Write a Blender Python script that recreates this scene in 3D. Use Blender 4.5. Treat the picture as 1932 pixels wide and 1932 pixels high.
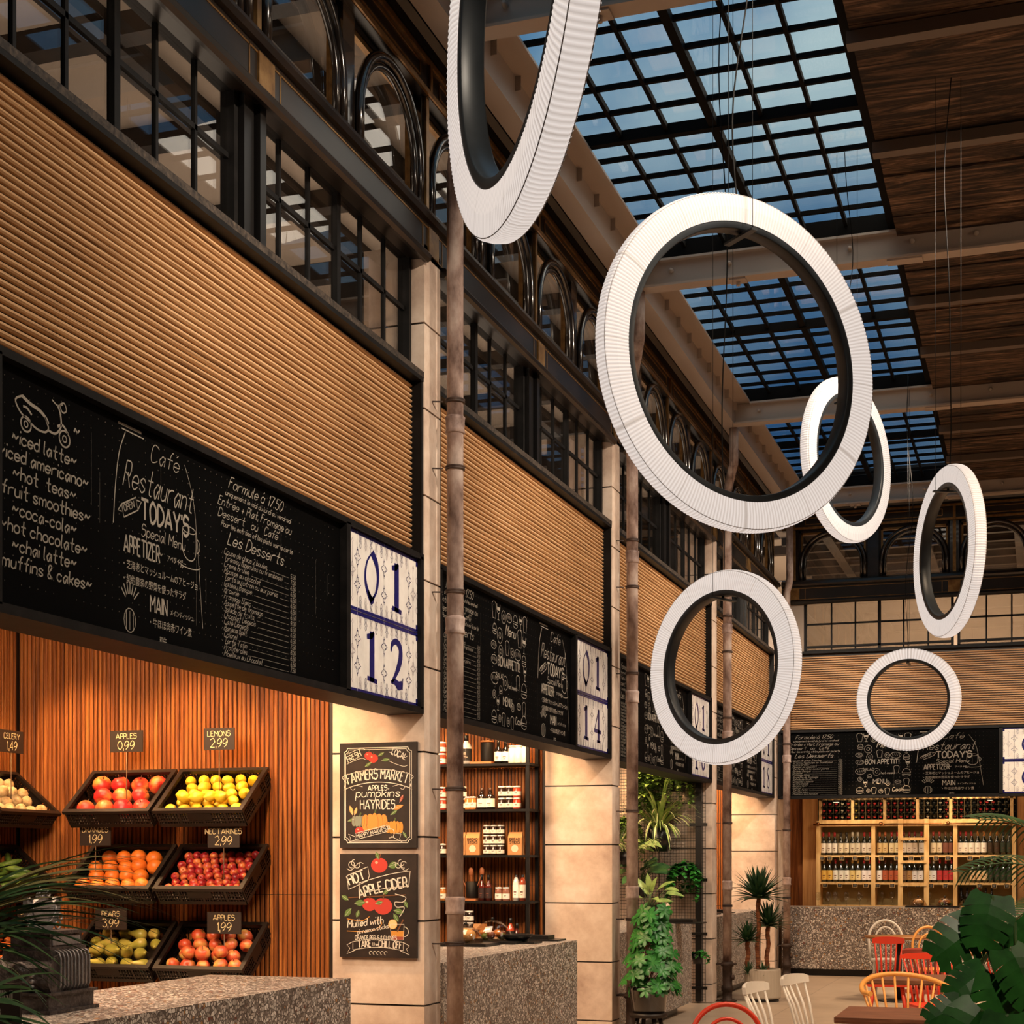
import bpy, math, random
from mathutils import Vector, Matrix
PI=math.pi; R=math.radians
for o in list(bpy.data.objects): bpy.data.objects.remove(o)
C=bpy.context.scene.collection
rnd=random.Random(7)
# ---------------------------------------------------------------- camera
YAW=math.atan(1000/2961.0); EYE=1.6; FPX=2961.0
cam=bpy.data.cameras.new('camera'); camo=bpy.data.objects.new('camera',cam); C.objects.link(camo)
camo.location=(0,0,EYE); camo.rotation_euler=(PI/2,0,YAW)
cam.sensor_width=36; cam.lens=36*FPX/1932; cam.shift_y=661/1932.0; cam.clip_end=200
bpy.context.scene.camera=camo
# ---------------------------------------------------------------- world: dusk sky with soft clouds
w=bpy.data.worlds.new('world'); bpy.context.scene.world=w; w.use_nodes=True
nt=w.node_tree; N=nt.nodes; L=nt.links; N.clear()
tc=N.new('ShaderNodeTexCoord'); mp=N.new('ShaderNodeMapping'); mp.inputs['Scale'].default_value=(1,1,1.4)
nz=N.new('ShaderNodeTexNoise'); nz.inputs['Scale'].default_value=4.5; nz.inputs['Detail'].default_value=5; nz.inputs['Roughness'].default_value=.5
cr=N.new('ShaderNodeValToRGB'); cr.color_ramp.elements[0].position=.38; cr.color_ramp.elements[1].position=.62
cr.color_ramp.elements[0].color=(.085,.22,.40,1); cr.color_ramp.elements[1].color=(.46,.62,.68,1)
sx=N.new('ShaderNodeSeparateXYZ'); gr=N.new('ShaderNodeValToRGB')
gr.color_ramp.elements[0].position=.22; gr.color_ramp.elements[0].color=(.24,.34,.48,1)
gr.color_ramp.elements[1].position=.50; gr.color_ramp.elements[1].color=(1.25,1.15,1.05,1)
mx=N.new('ShaderNodeMixRGB'); mx.blend_type='MULTIPLY'; mx.inputs[0].default_value=1
bg=N.new('ShaderNodeBackground'); bg.inputs['Strength'].default_value=1.0; wo=N.new('ShaderNodeOutputWorld')
L.new(tc.outputs['Generated'],mp.inputs[0]); L.new(mp.outputs[0],nz.inputs['Vector']); L.new(nz.outputs[0],cr.inputs[0])
L.new(tc.outputs['Generated'],sx.inputs[0]); L.new(sx.outputs['Z'],gr.inputs[0])
L.new(cr.outputs[0],mx.inputs[1]); L.new(gr.outputs[0],mx.inputs[2]); L.new(mx.outputs[0],bg.inputs[0]); L.new(bg.outputs[0],wo.inputs[0])
# ---------------------------------------------------------------- view
sc=bpy.context.scene
sc.view_settings.view_transform='Standard'; sc.view_settings.look='None'; sc.view_settings.gamma=1
sc.view_settings.use_curve_mapping=False; sc.view_settings.exposure=0.0
# ---------------------------------------------------------------- lights
WARM=(1,.74,.50); WARM2=(1,.83,.66)
def spot(loc,aim,e,ang=60,col=WARM,blend=.8,size=.05):
    l=bpy.data.lights.new('spot_light','SPOT'); l.energy=e; l.color=col; l.spot_size=R(ang); l.spot_blend=blend; l.shadow_soft_size=size
    o=bpy.data.objects.new('spot_light',l); C.objects.link(o); o.location=loc
    o.rotation_euler=(Vector(aim)-Vector(loc)).to_track_quat('-Z','Y').to_euler(); return o
def area(loc,aim,e,sx_,sy_,col=WARM2):
    l=bpy.data.lights.new('area_light','AREA'); l.energy=e; l.color=col; l.shape='RECTANGLE'; l.size=sx_; l.size_y=sy_
    o=bpy.data.objects.new('area_light',l); C.objects.link(o); o.location=loc
    o.rotation_euler=(Vector(aim)-Vector(loc)).to_track_quat('-Z','Y').to_euler(); return o
BAYS=[4.465,8.85,13.235,17.62,22.005]     # near edge of each stone pillar along the left wall
# hall flood lamps on the far side, aimed at the panelled wall
for k in range(4):
    y=BAYS[k]
    spot((.2,y+1.6,6.35),(-3.6,y+3.3,3.7),1100,66,WARM2,1,.12)
    spot((.2,y+1.0,6.35),(-3.6,y+1.7,3.6),520,70,WARM2,1,.12)
for x in (-2.9,-1.4,.3): spot((x,16.5,6.3),(x,22.3,3.55),1150,30,WARM2,1,.12)
# warm fill added to the hall, separate from its fixtures
area((3.2,11,6.3),(1.2,12,0),330,3,14,(1,.78,.56))
spot((.9,1.0,5.6),(.9,9,.3),900,50,(1,.82,.62),1,.2); spot((-.5,1.5,5.6),(-3.8,6.5,1.0),420,50,(1,.84,.66),1,.2)  # unseen spots added overhead to brighten chairs, monstera and the nearest counter
spot((-1.0,.4,4.2),(-1.85,2.9,1.4),150,50,(1,.84,.6),1,.1)  # spot added only to light the grassy plant at the left edge
for y in (8.5,12.5,16.5,19): spot((.8,y,6.3),(.6,y+1.6,0),1900,78,(1,.72,.47),1,.15)
# downlights inside the stalls, with added fill lamps
for k in range(4):
    y=BAYS[k+1]
    for x in (-4.35,-5.15,-5.95): spot((x,y-.62,3.12),(x+.05,y-.02,1.5),125,88,(1,.57,.26),.9,.05)
    area((-4.7,y-2.1,3.2),(-4.8,y-1.2,1.0),165,1.6,2.6,(1,.68,.44))  # broad fill added to light the stall fronts, not a fixture
for y in (8.85,13.235): area((-4.9,y-2.5,2.75),(-5.2,y-.3,1.25),38,1.4,.5,(1,.68,.42))  # low fill added to reach the crates and shelves shaded from above
for x in (-2.6,-1.0): spot((x,23.0,2.72),(x,23.55,1.5),30,110,(1,.76,.5),.9,.05)
area((-1.4,23.0,2.7),(-1.6,23.2,0),32,3,.5,(1,.66,.38))
area((-1.7,22.55,2.44),(-1.7,23.55,2.2),9,2.6,.12,(1,.74,.5))  # invented strip under the sign, added to bring out the bottle capsules
# galleries behind the upper windows
for y in (6.5,11,15.4,19.8): area((-5.3,y,4.75),(-5.3,y+.3,6.5),95,2.4,3.6,(1,.86,.74))
area((-1.0,24.6,4.75),(-1.0,25.4,6.2),300,5,2.6,(1,.76,.54))
area((-1.0,25.6,4.7),(-1.0,28,5.4),230,6,.8,(1,.78,.56))
# ---------------------------------------------------------------- pixel -> point on a true plane of the hall
_s,_c=math.sin(YAW),math.cos(YAW)
def _ray(px,py):
    r=(px-966)/FPX; u=(1627-py)/FPX; return Vector((r*_c-_s,r*_s+_c,u))
def atX(px,py,X): d=_ray(px,py); t=X/d.x; return Vector((X,t*d.y,EYE+t*d.z))
def atY(px,py,Y): d=_ray(px,py); t=Y/d.y; return Vector((t*d.x,Y,EYE+t*d.z))
def atZ(px,py,Z): d=_ray(px,py); t=(Z-EYE)/d.z; return Vector((t*d.x,t*d.y,Z))
def atD(px,py,D): return _ray(px,py)*D+Vector((0,0,EYE))
# ---------------------------------------------------------------- materials
def lin(h):
    h=h.lstrip('#'); v=[int(h[i:i+2],16)/255 for i in (0,2,4)]
    return tuple([x/12.92 if x<=.04045 else ((x+.055)/1.055)**2.4 for x in v]+[1])
_mats={}
def mat(name,col,rough=.5,metal=0,emit=None,es=1,spec=.5,coat=0,alpha=None,trans=0):
    if name in _mats: return _mats[name]
    m=bpy.data.materials.new(name); m.use_nodes=True; b=m.node_tree.nodes['Principled BSDF']
    b.inputs['Base Color'].default_value=lin(col); b.inputs['Roughness'].default_value=rough; b.inputs['Metallic'].default_value=metal
    b.inputs['Specular IOR Level'].default_value=spec; b.inputs['Coat Weight'].default_value=coat
    b.inputs['Transmission Weight'].default_value=trans
    if emit: b.inputs['Emission Color'].default_value=lin(emit); b.inputs['Emission Strength'].default_value=es
    _mats[name]=m; return m
def noisy(name,cols,scale=4,stretch=(1,1,1),rough=.5,metal=0,detail=6,bump=0,dist=0,pos=None,spec=.4,coat=0,nr=.6,bscale=None,random_obj=0):
    """principled with a noise colour ramp in object space (stretch = grain direction)"""
    if name in _mats: return _mats[name]
    m=mat(name,'808080',rough,metal,spec=spec,coat=coat); nt=m.node_tree; N=nt.nodes; L=nt.links; b=N['Principled BSDF']
    tc=N.new('ShaderNodeTexCoord'); mp=N.new('ShaderNodeMapping'); mp.inputs['Scale'].default_value=stretch
    nz=N.new('ShaderNodeTexNoise'); nz.inputs['Scale'].default_value=scale; nz.inputs['Detail'].default_value=detail; nz.inputs['Roughness'].default_value=nr
    nz.inputs['Distortion'].default_value=dist
    cr=N.new('ShaderNodeValToRGB'); e=cr.color_ramp.elements; n=len(cols)
    while len(e)<n: e.new(.5)
    pos=pos or [.3+.4*i/(n-1) for i in range(n)]
    for i in range(n): e[i].position=pos[i]; e[i].color=lin(cols[i])
    L.new(tc.outputs['Object'],mp.inputs[0])
    if random_obj:
        oi=N.new('ShaderNodeObjectInfo'); vm=N.new('ShaderNodeVectorMath'); vm.operation='ADD'; cb=N.new('ShaderNodeCombineXYZ')
        ml=N.new('ShaderNodeMath'); ml.operation='MULTIPLY'; ml.inputs[1].default_value=random_obj
        L.new(oi.outputs['Random'],ml.inputs[0]); L.new(ml.outputs[0],cb.inputs[0]); L.new(ml.outputs[0],cb.inputs[1])
        L.new(mp.outputs[0],vm.inputs[0]); L.new(cb.outputs[0],vm.inputs[1]); L.new(vm.outputs[0],nz.inputs['Vector'])
    else: L.new(mp.outputs[0],nz.inputs['Vector'])
    L.new(nz.outputs[0],cr.inputs[0]); L.new(cr.outputs[0],b.inputs['Base Color'])
    if bump:
        src=nz
        if bscale:
            src=N.new('ShaderNodeTexNoise'); src.inputs['Scale'].default_value=bscale; src.inputs['Detail'].default_value=4; L.new(mp.outputs[0],src.inputs['Vector'])
        bp=N.new('ShaderNodeBump'); bp.inputs['Strength'].default_value=bump; bp.inputs['Distance'].default_value=.02
        L.new(src.outputs[0],bp.inputs['Height']); L.new(bp.outputs[0],b.inputs['Normal'])
    return m
M_oak=noisy('oak_slats',['8a6543','c39a6f','dcb88e'],3.0,(2,.35,32),.42,dist=.2,pos=[.25,.5,.75],spec=.35)
M_oakb=noisy('oak_slats_back',['7d5a3a','b88c60','d3aa7c'],3.0,(.35,2,32),.42,dist=.2,pos=[.25,.5,.75],spec=.35)
M_batten=noisy('brown_battens',['522a10','8e5022','bf7a3a'],3.0,(11,11,.45),.5,dist=.5,bump=.5,pos=[.3,.5,.75],spec=.25)
M_panelwood=noisy('warm_wood',['a06a35','c08a50','d3a065'],2.0,(8,8,.5),.5,dist=.4,spec=.3)
M_shelfwood=noisy('pale_shelf_wood',['c79a5c','dcb376','e6c287'],3.0,(6,6,1),.5,spec=.3)
M_stone=noisy('limestone',['ab9281','ccb6a3','e5d5c5'],2.6,(1,1,1),.75,detail=9,bump=.15,pos=[.3,.5,.72],spec=.25,nr=.65)
M_black=noisy('blackened_frame',['070605','0e0c0b','181514'],9,(1,1,1),.55,spec=.2,bump=.08)
M_skybar=mat('skylight_bar','0a0807',.75,spec=.08)
M_steelblk=mat('black_steel','0f0d0c',.35,0,spec=.5)
M_sill=noisy('dark_sill',['1b1613','463c33','6b5d4d'],38,(1,1,1),.6,spec=.3,pos=[.35,.6,.8])
M_bronze=noisy('polished_dark_bronze',['0b0908','17110d','241a13'],2,(1,1,1),.2,spec=.8,coat=.4)
M_cornice=noisy('satin_dark_bronze',['0b0908','17110d','241a13'],2,(1,1,1),.34,spec=.5)
M_gold=noisy('brushed_gold',['6e4c2a','8f693c','a98250'],10,(1,1,1),.35,metal=.75,spec=.5)
M_board=noisy('chalkboard',['020202','040404','080909'],3,(1,1,1),.7,spec=.04,pos=[.3,.6,.85])
M_chalk=mat('chalk','8f877c',.9,spec=0)
M_chalkd=mat('faint_chalk','5d5852',.9,spec=0)
M_paint=mat('beige_painted_steel','a3958a',.45,spec=.4)
M_pipe=noisy('rusty_cast_iron',['543e37','a08a80','c6b5ab'],6,(1,1,.5),.62,detail=9,bump=.12,pos=[.34,.5,.64],spec=.3)
M_rust=noisy('dark_iron',['1d1410','33251e','4a382e'],9,(1,1,1),.6,spec=.3)
M_wallb=mat('beige_plaster','9a8b7d',.8,spec=.2)
M_dkbeam=noisy('dark_timber',['120d0a','21170f','2e2118'],4,(1,1,1),.5,spec=.4)
M_white=mat('white_paint','d9d2c8',.35,spec=.5)
M_red=mat('red_paint','c93a20',.4,spec=.4)
M_dred=mat('muted_red_paint','9c4334',.45,spec=.4)
M_yel=mat('honey_wood','dd9a4c',.4,spec=.4)
M_tblw=noisy('walnut_top',['57321f','744830','8a5b40'],4,(1,9,9),.45,dist=.4,spec=.35)
M_tblo=mat('amber_table','94602c',.45,spec=.4)
M_crate=mat('black_plastic_crate','1a120d',.4,spec=.45)
M_tile=noisy('glazed_white_tile',['d8d2cc','e6e1da','efeae3'],6,(1,1,1),.18,spec=.5)
M_blue=mat('cobalt_glaze','1c1a5c',.25,spec=.5)
M_grey=mat('faint_glaze','8b7f8a',.3,spec=.4)
M_lampdark=noisy('anodised_lamp_band',['1c2024','2b2f33','363b40'],3,(1,1,1),.4,metal=.2,spec=.5)
M_cable=mat('steel_cable','2c2c2c',.8,spec=.1)
def green(n,a,b,r=.4,t=0):
    return noisy(n,[a,b],9,(1,1,1),r,spec=.35,pos=[.35,.7])
G_dark=green('deep_green_leaf','1a4218','2f6a28',.35); G_mid=green('green_leaf','1d5a20','38852f',.35); G_pale=green('pale_green_leaf','5d7a35','a0b266',.45)
G_cream=mat('cream_leaf_edge','d3cf98',.5); G_yucca=green('yucca_leaf','1c3a22','35552f',.45); G_grass=green('grass_leaf','2c5034','6f8f58',.4); M_stem=mat('green_stem','39521f',.5)
M_trunk=noisy('fibrous_trunk',['4a2716','7a4526','9a6238'],14,(1,1,3),.8,bump=.4)
def glassmat(name,tint='ffffff',refl=.08):
    m=bpy.data.materials.new(name); m.use_nodes=True; nt=m.node_tree; N=nt.nodes; L=nt.links; N.clear()
    t=N.new('ShaderNodeBsdfTransparent'); t.inputs[0].default_value=lin(tint); g=N.new('ShaderNodeBsdfGlossy'); g.inputs['Roughness'].default_value=.01
    # reflection rises towards grazing angles, the same from either side of the sheet
    f=N.new('ShaderNodeLayerWeight'); f.inputs[0].default_value=.5; pw=N.new('ShaderNodeMath'); pw.operation='POWER'; pw.inputs[1].default_value=4
    a=N.new('ShaderNodeMath'); a.operation='MULTIPLY_ADD'; a.inputs[1].default_value=.55; a.inputs[2].default_value=refl
    x=N.new('ShaderNodeMixShader'); o=N.new('ShaderNodeOutputMaterial')
    L.new(f.outputs['Facing'],pw.inputs[0]); L.new(pw.outputs[0],a.inputs[0]); L.new(a.outputs[0],x.inputs[0]); L.new(t.outputs[0],x.inputs[1]); L.new(g.outputs[0],x.inputs[2]); L.new(x.outputs[0],o.inputs[0]); _mats[name]=m; return m
M_glass=glassmat('window_glass','e0dcd6',.10); M_sky=glassmat('skylight_glass','f4f8fa',.0); M_clear=glassmat('clear_glass','f0f0ec',.06)
M_amber=glassmat('smoked_glass','b58a62',.08)
# terrazzo: stone chips cut into a grey-brown ground
def terrazzo():
    m=mat('terrazzo','6a5f57',.45,spec=.4); nt=m.node_tree; N=nt.nodes; L=nt.links; b=N['Principled BSDF']
    tc=N.new('ShaderNodeTexCoord'); nzd=N.new('ShaderNodeTexNoise'); nzd.inputs['Scale'].default_value=30
    mixv=N.new('ShaderNodeMixRGB'); mixv.inputs[0].default_value=.012
    L.new(tc.outputs['Object'],nzd.inputs['Vector']); L.new(tc.outputs['Object'],mixv.inputs[1]); L.new(nzd.outputs['Color'],mixv.inputs[2])
    v=N.new('ShaderNodeTexVoronoi'); v.feature='DISTANCE_TO_EDGE'; v.inputs['Scale'].default_value=52
    v2=N.new('ShaderNodeTexVoronoi'); v2.inputs['Scale'].default_value=52
    L.new(mixv.outputs[0],v.inputs['Vector']); L.new(mixv.outputs[0],v2.inputs['Vector'])
    sp=N.new('ShaderNodeSeparateColor'); L.new(v2.outputs['Color'],sp.inputs[0])
    cr=N.new('ShaderNodeValToRGB'); e=cr.color_ramp.elements; cr.color_ramp.interpolation='CONSTANT'
    cols=['7d7269','b8ada1','d6ccc0','958a7f','a87845','c8bdb0','733a2a','e6ddd0']; ps=[0,.22,.42,.6,.74,.78,.93,.95]
    while len(e)<len(cols): e.new(.5)
    for i,(c_,p) in enumerate(zip(cols,ps)): e[i].position=p; e[i].color=lin(c_)
    L.new(sp.outputs[0],cr.inputs[0])
    # chip size varies: threshold from the second random channel
    ml=N.new('ShaderNodeMath'); ml.operation='MULTIPLY_ADD'; ml.inputs[1].default_value=.13; ml.inputs[2].default_value=.045; L.new(sp.outputs[1],ml.inputs[0])
    gt=N.new('ShaderNodeMath'); gt.operation='GREATER_THAN'; L.new(v.outputs['Distance'],gt.inputs[0]); L.new(ml.outputs[0],gt.inputs[1])
    mx=N.new('ShaderNodeMixRGB'); mx.inputs[1].default_value=lin('5a4f48'); L.new(gt.outputs[0],mx.inputs[0]); L.new(cr.outputs[0],mx.inputs[2]); L.new(mx.outputs[0],b.inputs['Base Color'])
    return m
M_terr=terrazzo()
def floortiles():
    m=mat('floor_tiles','b7a28c',.35,spec=.45); nt=m.node_tree; N=nt.nodes; L=nt.links; b=N['Principled BSDF']
    tc=N.new('ShaderNodeTexCoord'); br=N.new('ShaderNodeTexBrick'); br.offset=0; br.inputs['Scale'].default_value=1; br.inputs['Brick Width'].default_value=1.2; br.inputs['Row Height'].default_value=1.2
    br.inputs['Mortar Size'].default_value=.004; br.inputs['Color1'].default_value=lin('b6a28d'); br.inputs['Color2'].default_value=lin('ad9984'); br.inputs['Mortar'].default_value=lin('7d6c5c')
    nz=N.new('ShaderNodeTexNoise'); nz.inputs['Scale'].default_value=3; nz.inputs['Detail'].default_value=8
    mx=N.new('ShaderNodeMixRGB'); mx.blend_type='OVERLAY'; mx.inputs[0].default_value=.25
    L.new(tc.outputs['Object'],br.inputs['Vector']); L.new(tc.outputs['Object'],nz.inputs['Vector']); L.new(br.outputs[0],mx.inputs[1]); L.new(nz.outputs[0],mx.inputs[2]); L.new(mx.outputs[0],b.inputs['Base Color']); return m
M_floor=floortiles()
M_plank=noisy('weathered_dark_planks',['0b0706','2c1e15','5e4634','9c8068'],1.6,(.55,5,5),.7,detail=14,dist=2.2,bump=.8,pos=[.36,.47,.57,.70],spec=.25,nr=.72)
def lampshade():
    m=bpy.data.materials.new('pleated_lampshade'); m.use_nodes=True; nt=m.node_tree; N=nt.nodes; L=nt.links; b=N['Principled BSDF']
    b.inputs['Base Color'].default_value=lin('8f8984'); b.inputs['Roughness'].default_value=.8; b.inputs['Specular IOR Level'].default_value=.1
    lw=N.new('ShaderNodeAttribute'); lw.attribute_name='pleat'
    cr=N.new('ShaderNodeValToRGB'); cr.color_ramp.elements[0].color=lin('b8a99e'); cr.color_ramp.elements[1].color=lin('fbeee6')  # fold shading painted into the glow: inner folds get the dimmer colour
    L.new(lw.outputs['Fac'],cr.inputs[0]); L.new(cr.outputs[0],b.inputs['Emission Color']); b.inputs['Emission Strength'].default_value=.82
    return m
M_shade=lampshade()
# ---------------------------------------------------------------- mesh builder
class MB:
    def __init__(s): s.v=[]; s.f=[]; s.sm=[]
    def add(s,vs,fs,sm=False):
        n=len(s.v); s.v+= [tuple(p) for p in vs]; s.f+=[tuple(i+n for i in f) for f in fs]; s.sm+=[sm]*len(fs); return s
    def box(s,x0,x1,y0,y1,z0,z1,bv=0):
        if bv:
            # chamfered on the four edges along the longest axis + ends kept flat
            b=bv
            ds=[abs(x1-x0),abs(y1-y0),abs(z1-z0)]; ax=ds.index(max(ds))
            lo=[min(x0,x1),min(y0,y1),min(z0,z1)]; hi=[max(x0,x1),max(y0,y1),max(z0,z1)]
            u,v=[i for i in range(3) if i!=ax]
            prof=[(lo[u]+b,lo[v]),(hi[u]-b,lo[v]),(hi[u],lo[v]+b),(hi[u],hi[v]-b),(hi[u]-b,hi[v]),(lo[u]+b,hi[v]),(lo[u],hi[v]-b),(lo[u],lo[v]+b)]
            vs=[]
            for e in (lo[ax],hi[ax]):
                for p in prof:
                    q=[0,0,0]; q[ax]=e; q[u]=p[0]; q[v]=p[1]; vs.append(q)
            fs=[tuple(range(8)),tuple(range(15,7,-1))]+[(i,(i+1)%8,8+(i+1)%8,8+i) for i in range(8)]
            if (ax,u,v) in ((0,1,2),(2,0,1)): fs=[tuple(reversed(f)) for f in fs]
            if ax!=1: pass
            return s.add(vs,fs)
        vs=[(x,y,z) for x in (x0,x1) for y in (y0,y1) for z in (z0,z1)]
        return s.add(vs,[(0,1,3,2),(4,6,7,5),(0,4,5,1),(2,3,7,6),(0,2,6,4),(1,5,7,3)])
    def bar(s,a,b,w,h=None,up=(0,0,1)):
        """square bar between two points"""
        a=Vector(a); b=Vector(b); h=h or w; d=(b-a).normalized(); up=Vector(up)
        if abs(d.dot(up))>.98: up=Vector((1,0,0))
        r=d.cross(up).normalized()*w/2; u=r.cross(d).normalized()*h/2
        vs=[a-r-u,a+r-u,a+r+u,a-r+u,b-r-u,b+r-u,b+r+u,b-r+u]
        return s.add(vs,[(0,1,2,3),(7,6,5,4),(0,4,5,1),(1,5,6,2),(2,6,7,3),(3,7,4,0)])
    def tube(s,pts,r,n=8,closed=False,caps=True):
        pts=[Vector(p) for p in pts]; m=len(pts); rs=r if isinstance(r,(list,tuple)) else [r]*m
        base=len(s.v); prev=None
        for i,p in enumerate(pts):
            if closed: d=pts[(i+1)%m]-pts[i-1]
            else: d=pts[min(i+1,m-1)]-pts[max(i-1,0)]
            d.normalize()
            if prev is None:
                a=Vector((0,0,1)) if abs(d.z)<.9 else Vector((1,0,0)); u=d.cross(a).normalized()
            else:
                u=(prev-d*prev.dot(d)); u=u.normalized() if u.length>1e-6 else prev
            prev=u; v=d.cross(u)
            for k in range(n):
                t=2*PI*k/n; s.v.append(tuple(p+(u*math.cos(t)+v*math.sin(t))*rs[i]))
        for i in range(m if closed else m-1):
            j=(i+1)%m
            for k in range(n):
                k2=(k+1)%n; s.f.append((base+i*n+k,base+i*n+k2,base+j*n+k2,base+j*n+k)); s.sm.append(True)
        if caps and not closed:
            s.f.append(tuple(base+k for k in reversed(range(n)))); s.sm.append(False)
            s.f.append(tuple(base+(m-1)*n+k for k in range(n))); s.sm.append(False)
        return s
    def lathe(s,prof,n=20,c=(0,0,0),axis='z',caps=True):
        base=len(s.v)
        for r,h in prof:
            for k in range(n):
                t=2*PI*k/n; a,b=r*math.cos(t),r*math.sin(t)
                q=(a,b,h) if axis=='z' else ((a,h,b) if axis=='y' else (h,a,b))
                s.v.append((q[0]+c[0],q[1]+c[1],q[2]+c[2]))
        for i in range(len(prof)-1):
            for k in range(n):
                k2=(k+1)%n; f=(base+i*n+k,base+i*n+k2,base+(i+1)*n+k2,base+(i+1)*n+k)
                s.f.append(f if axis=='z' else tuple(reversed(f))); s.sm.append(True)
        if caps:
            for i in (0,len(prof)-1):
                if prof[i][0]>1e-4:
                    f=tuple(base+i*n+k for k in range(n)); s.f.append(f if i else tuple(reversed(f))); s.sm.append(False)
        return s
    def ribbon(s,pts,w,z=0):
        """flat stroke in the local xy plane; w constant or per point"""
        m=len(pts)
        if m<2: return s
        ws=w if isinstance(w,(list,tuple)) else [w]*m; base=len(s.v)
        for i,(x,y) in enumerate(pts):
            a=pts[max(i-1,0)]; b=pts[min(i+1,m-1)]; dx,dy=b[0]-a[0],b[1]-a[1]; l=math.hypot(dx,dy) or 1
            nx,ny=-dy/l*ws[i]/2,dx/l*ws[i]/2; s.v.append((x+nx,y+ny,z)); s.v.append((x-nx,y-ny,z))
        for i in range(m-1):
            k=base+2*i; s.f.append((k,k+1,k+3,k+2)); s.sm.append(False)
        return s
    def poly(s,pts,z=0):
        n=len(s.v); s.v+=[(x,y,z) for x,y in pts]; s.f.append(tuple(range(n,n+len(pts)))); s.sm.append(False); return s
    def prism(s,prof,a0,a1,axis='y'):
        """closed 2D profile (x,z) swept along y (or (y,z) along x)"""
        n=len(prof); vs=[]
        for e in (a0,a1):
            for p in prof: vs.append((p[0],e,p[1]) if axis=='y' else (e,p[0],p[1]))
        fs=[tuple(range(n)),tuple(range(2*n-1,n-1,-1))]+[(i,n+i,n+(i+1)%n,(i+1)%n) for i in range(n)]
        return s.add(vs,fs)
    def sphere(s,c,r,nu=12,nv=8,sq=(1,1,1)):
        base=len(s.v)
        for i in range(nv+1):
            t=PI*i/nv
            for k in range(nu):
                p=2*PI*k/nu; s.v.append((c[0]+r*sq[0]*math.sin(t)*math.cos(p),c[1]+r*sq[1]*math.sin(t)*math.sin(p),c[2]+r*sq[2]*math.cos(t)))
        for i in range(nv):
            for k in range(nu):
                k2=(k+1)%nu; s.f.append((base+i*nu+k,base+(i+1)*nu+k,base+(i+1)*nu+k2,base+i*nu+k2)); s.sm.append(True)
        return s
    def xform(s,M):
        s.v=[tuple(M@Vector(p)) for p in s.v]; return s
    def mesh(s,name,m):
        me=bpy.data.meshes.new(name); me.from_pydata(s.v,[],s.f); me.polygons.foreach_set('use_smooth',s.sm); me.update()
        if m: me.materials.append(m)
        return me
def tag(o,label=None,cat=None,group=None,kind=None):
    if label: o['label']=label
    if cat: o['category']=cat
    if group: o['group']=group
    if kind: o['kind']=kind
    return o
def thing(name,label,cat,loc=(0,0,0),rz=0,group=None,rot=None):
    o=bpy.data.objects.new(name,None); C.objects.link(o); o.location=loc; o.rotation_euler=rot or (0,0,rz); o.empty_display_size=.05
    return tag(o,label,cat,group)
def obj(name,mb,m,parent=None,label=None,world=False,loc=None,rot=None):
    """mesh object. world=True: vertices are in world space, the parent chain's (unrotated) location is taken off"""
    if isinstance(mb,MB):
        if world:
            off=Vector((0,0,0)); p=parent
            while p is not None: off+=p.location; p=p.parent
            mb.v=[(a-off.x,b-off.y,c-off.z) for a,b,c in mb.v]
        elif parent is None and loc is None and mb.v:
            xs=[v[0] for v in mb.v]; ys=[v[1] for v in mb.v]; z0=min(v[2] for v in mb.v)
            loc=((min(xs)+max(xs))/2,(min(ys)+max(ys))/2,z0); mb.v=[(a-loc[0],b-loc[1],c-loc[2]) for a,b,c in mb.v]
        mb=mb.mesh(name,m)
    o=bpy.data.objects.new(name,mb); C.objects.link(o)
    if parent: o.parent=parent
    if loc is not None: o.location=loc
    if rot is not None: o.rotation_euler=rot
    if label: o['label']=label
    return o
tn=[0]
def struct(name,mb,m,parent=None):
    if name.startswith('trim'): tn[0]+=1; name='trim_%d'%tn[0]
    o=obj(name,mb,m,parent,world=parent is not None)
    if parent is None: o['kind']='structure'
    return o
def sroot(name,loc):
    o=bpy.data.objects.new(name,None); C.objects.link(o); o.location=loc; o['kind']='structure'; return o
def dup(root,loc,rz=None,label=None,group=None,rot=None):
    r=root.copy(); C.objects.link(r); r.location=loc
    if rz is not None: r.rotation_euler=(0,0,rz)
    if rot is not None: r.rotation_euler=rot
    if label: r['label']=label
    if group: r['group']=group
    for ch in list(root.children):
        c=ch.copy(); C.objects.link(c); c.parent=r
        for g in list(ch.children):
            d=g.copy(); C.objects.link(d); d.parent=c
    return r
WALLA=(PI/2,0,PI/2)   # local x -> +Y, y -> +Z, z -> +X
WALLB=(PI/2,0,0)      # local x -> +X, y -> +Z, z -> -Y
# ================================================================ the hall
struct('floor',MB().box(-7,6.5,-2,27,-.1,0),M_floor)
# far enclosure of the hall (outside the photograph)
struct('wall_right',MB().box(6.4,6.5,-2,22.5,0,6.9),M_wallb)
struct('wall_front',MB().box(-7,6.5,-2.1,-2,0,6.9),M_wallb)
# stall shells
stall=MB(); stall.box(-6.55,-6.47,.5,22.3,0,4.5)
struct('wall_left',stall,M_dkbeam)
PW=.265
m=MB()
for k in range(4): m.box(-6.47,-3.66,BAYS[k]+PW,BAYS[k+1],3.30,3.36)
struct('ceiling_stalls',m,mat('stall_ceiling','0d0a08',.8)).name='ceiling.001'
# party walls between the stalls, and the end partition of the first stall
for k in range(1,5):
    struct('wall_party',MB().box(-6.47,-4.18,BAYS[k]+.03,BAYS[k]+PW-.03,0,4.5),M_dkbeam).name='wall_party.00%d'%k
struct('wall_party_near',MB().box(-6.47,-3.62,4.5,4.6,0,4.5),M_dkbeam)
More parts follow.
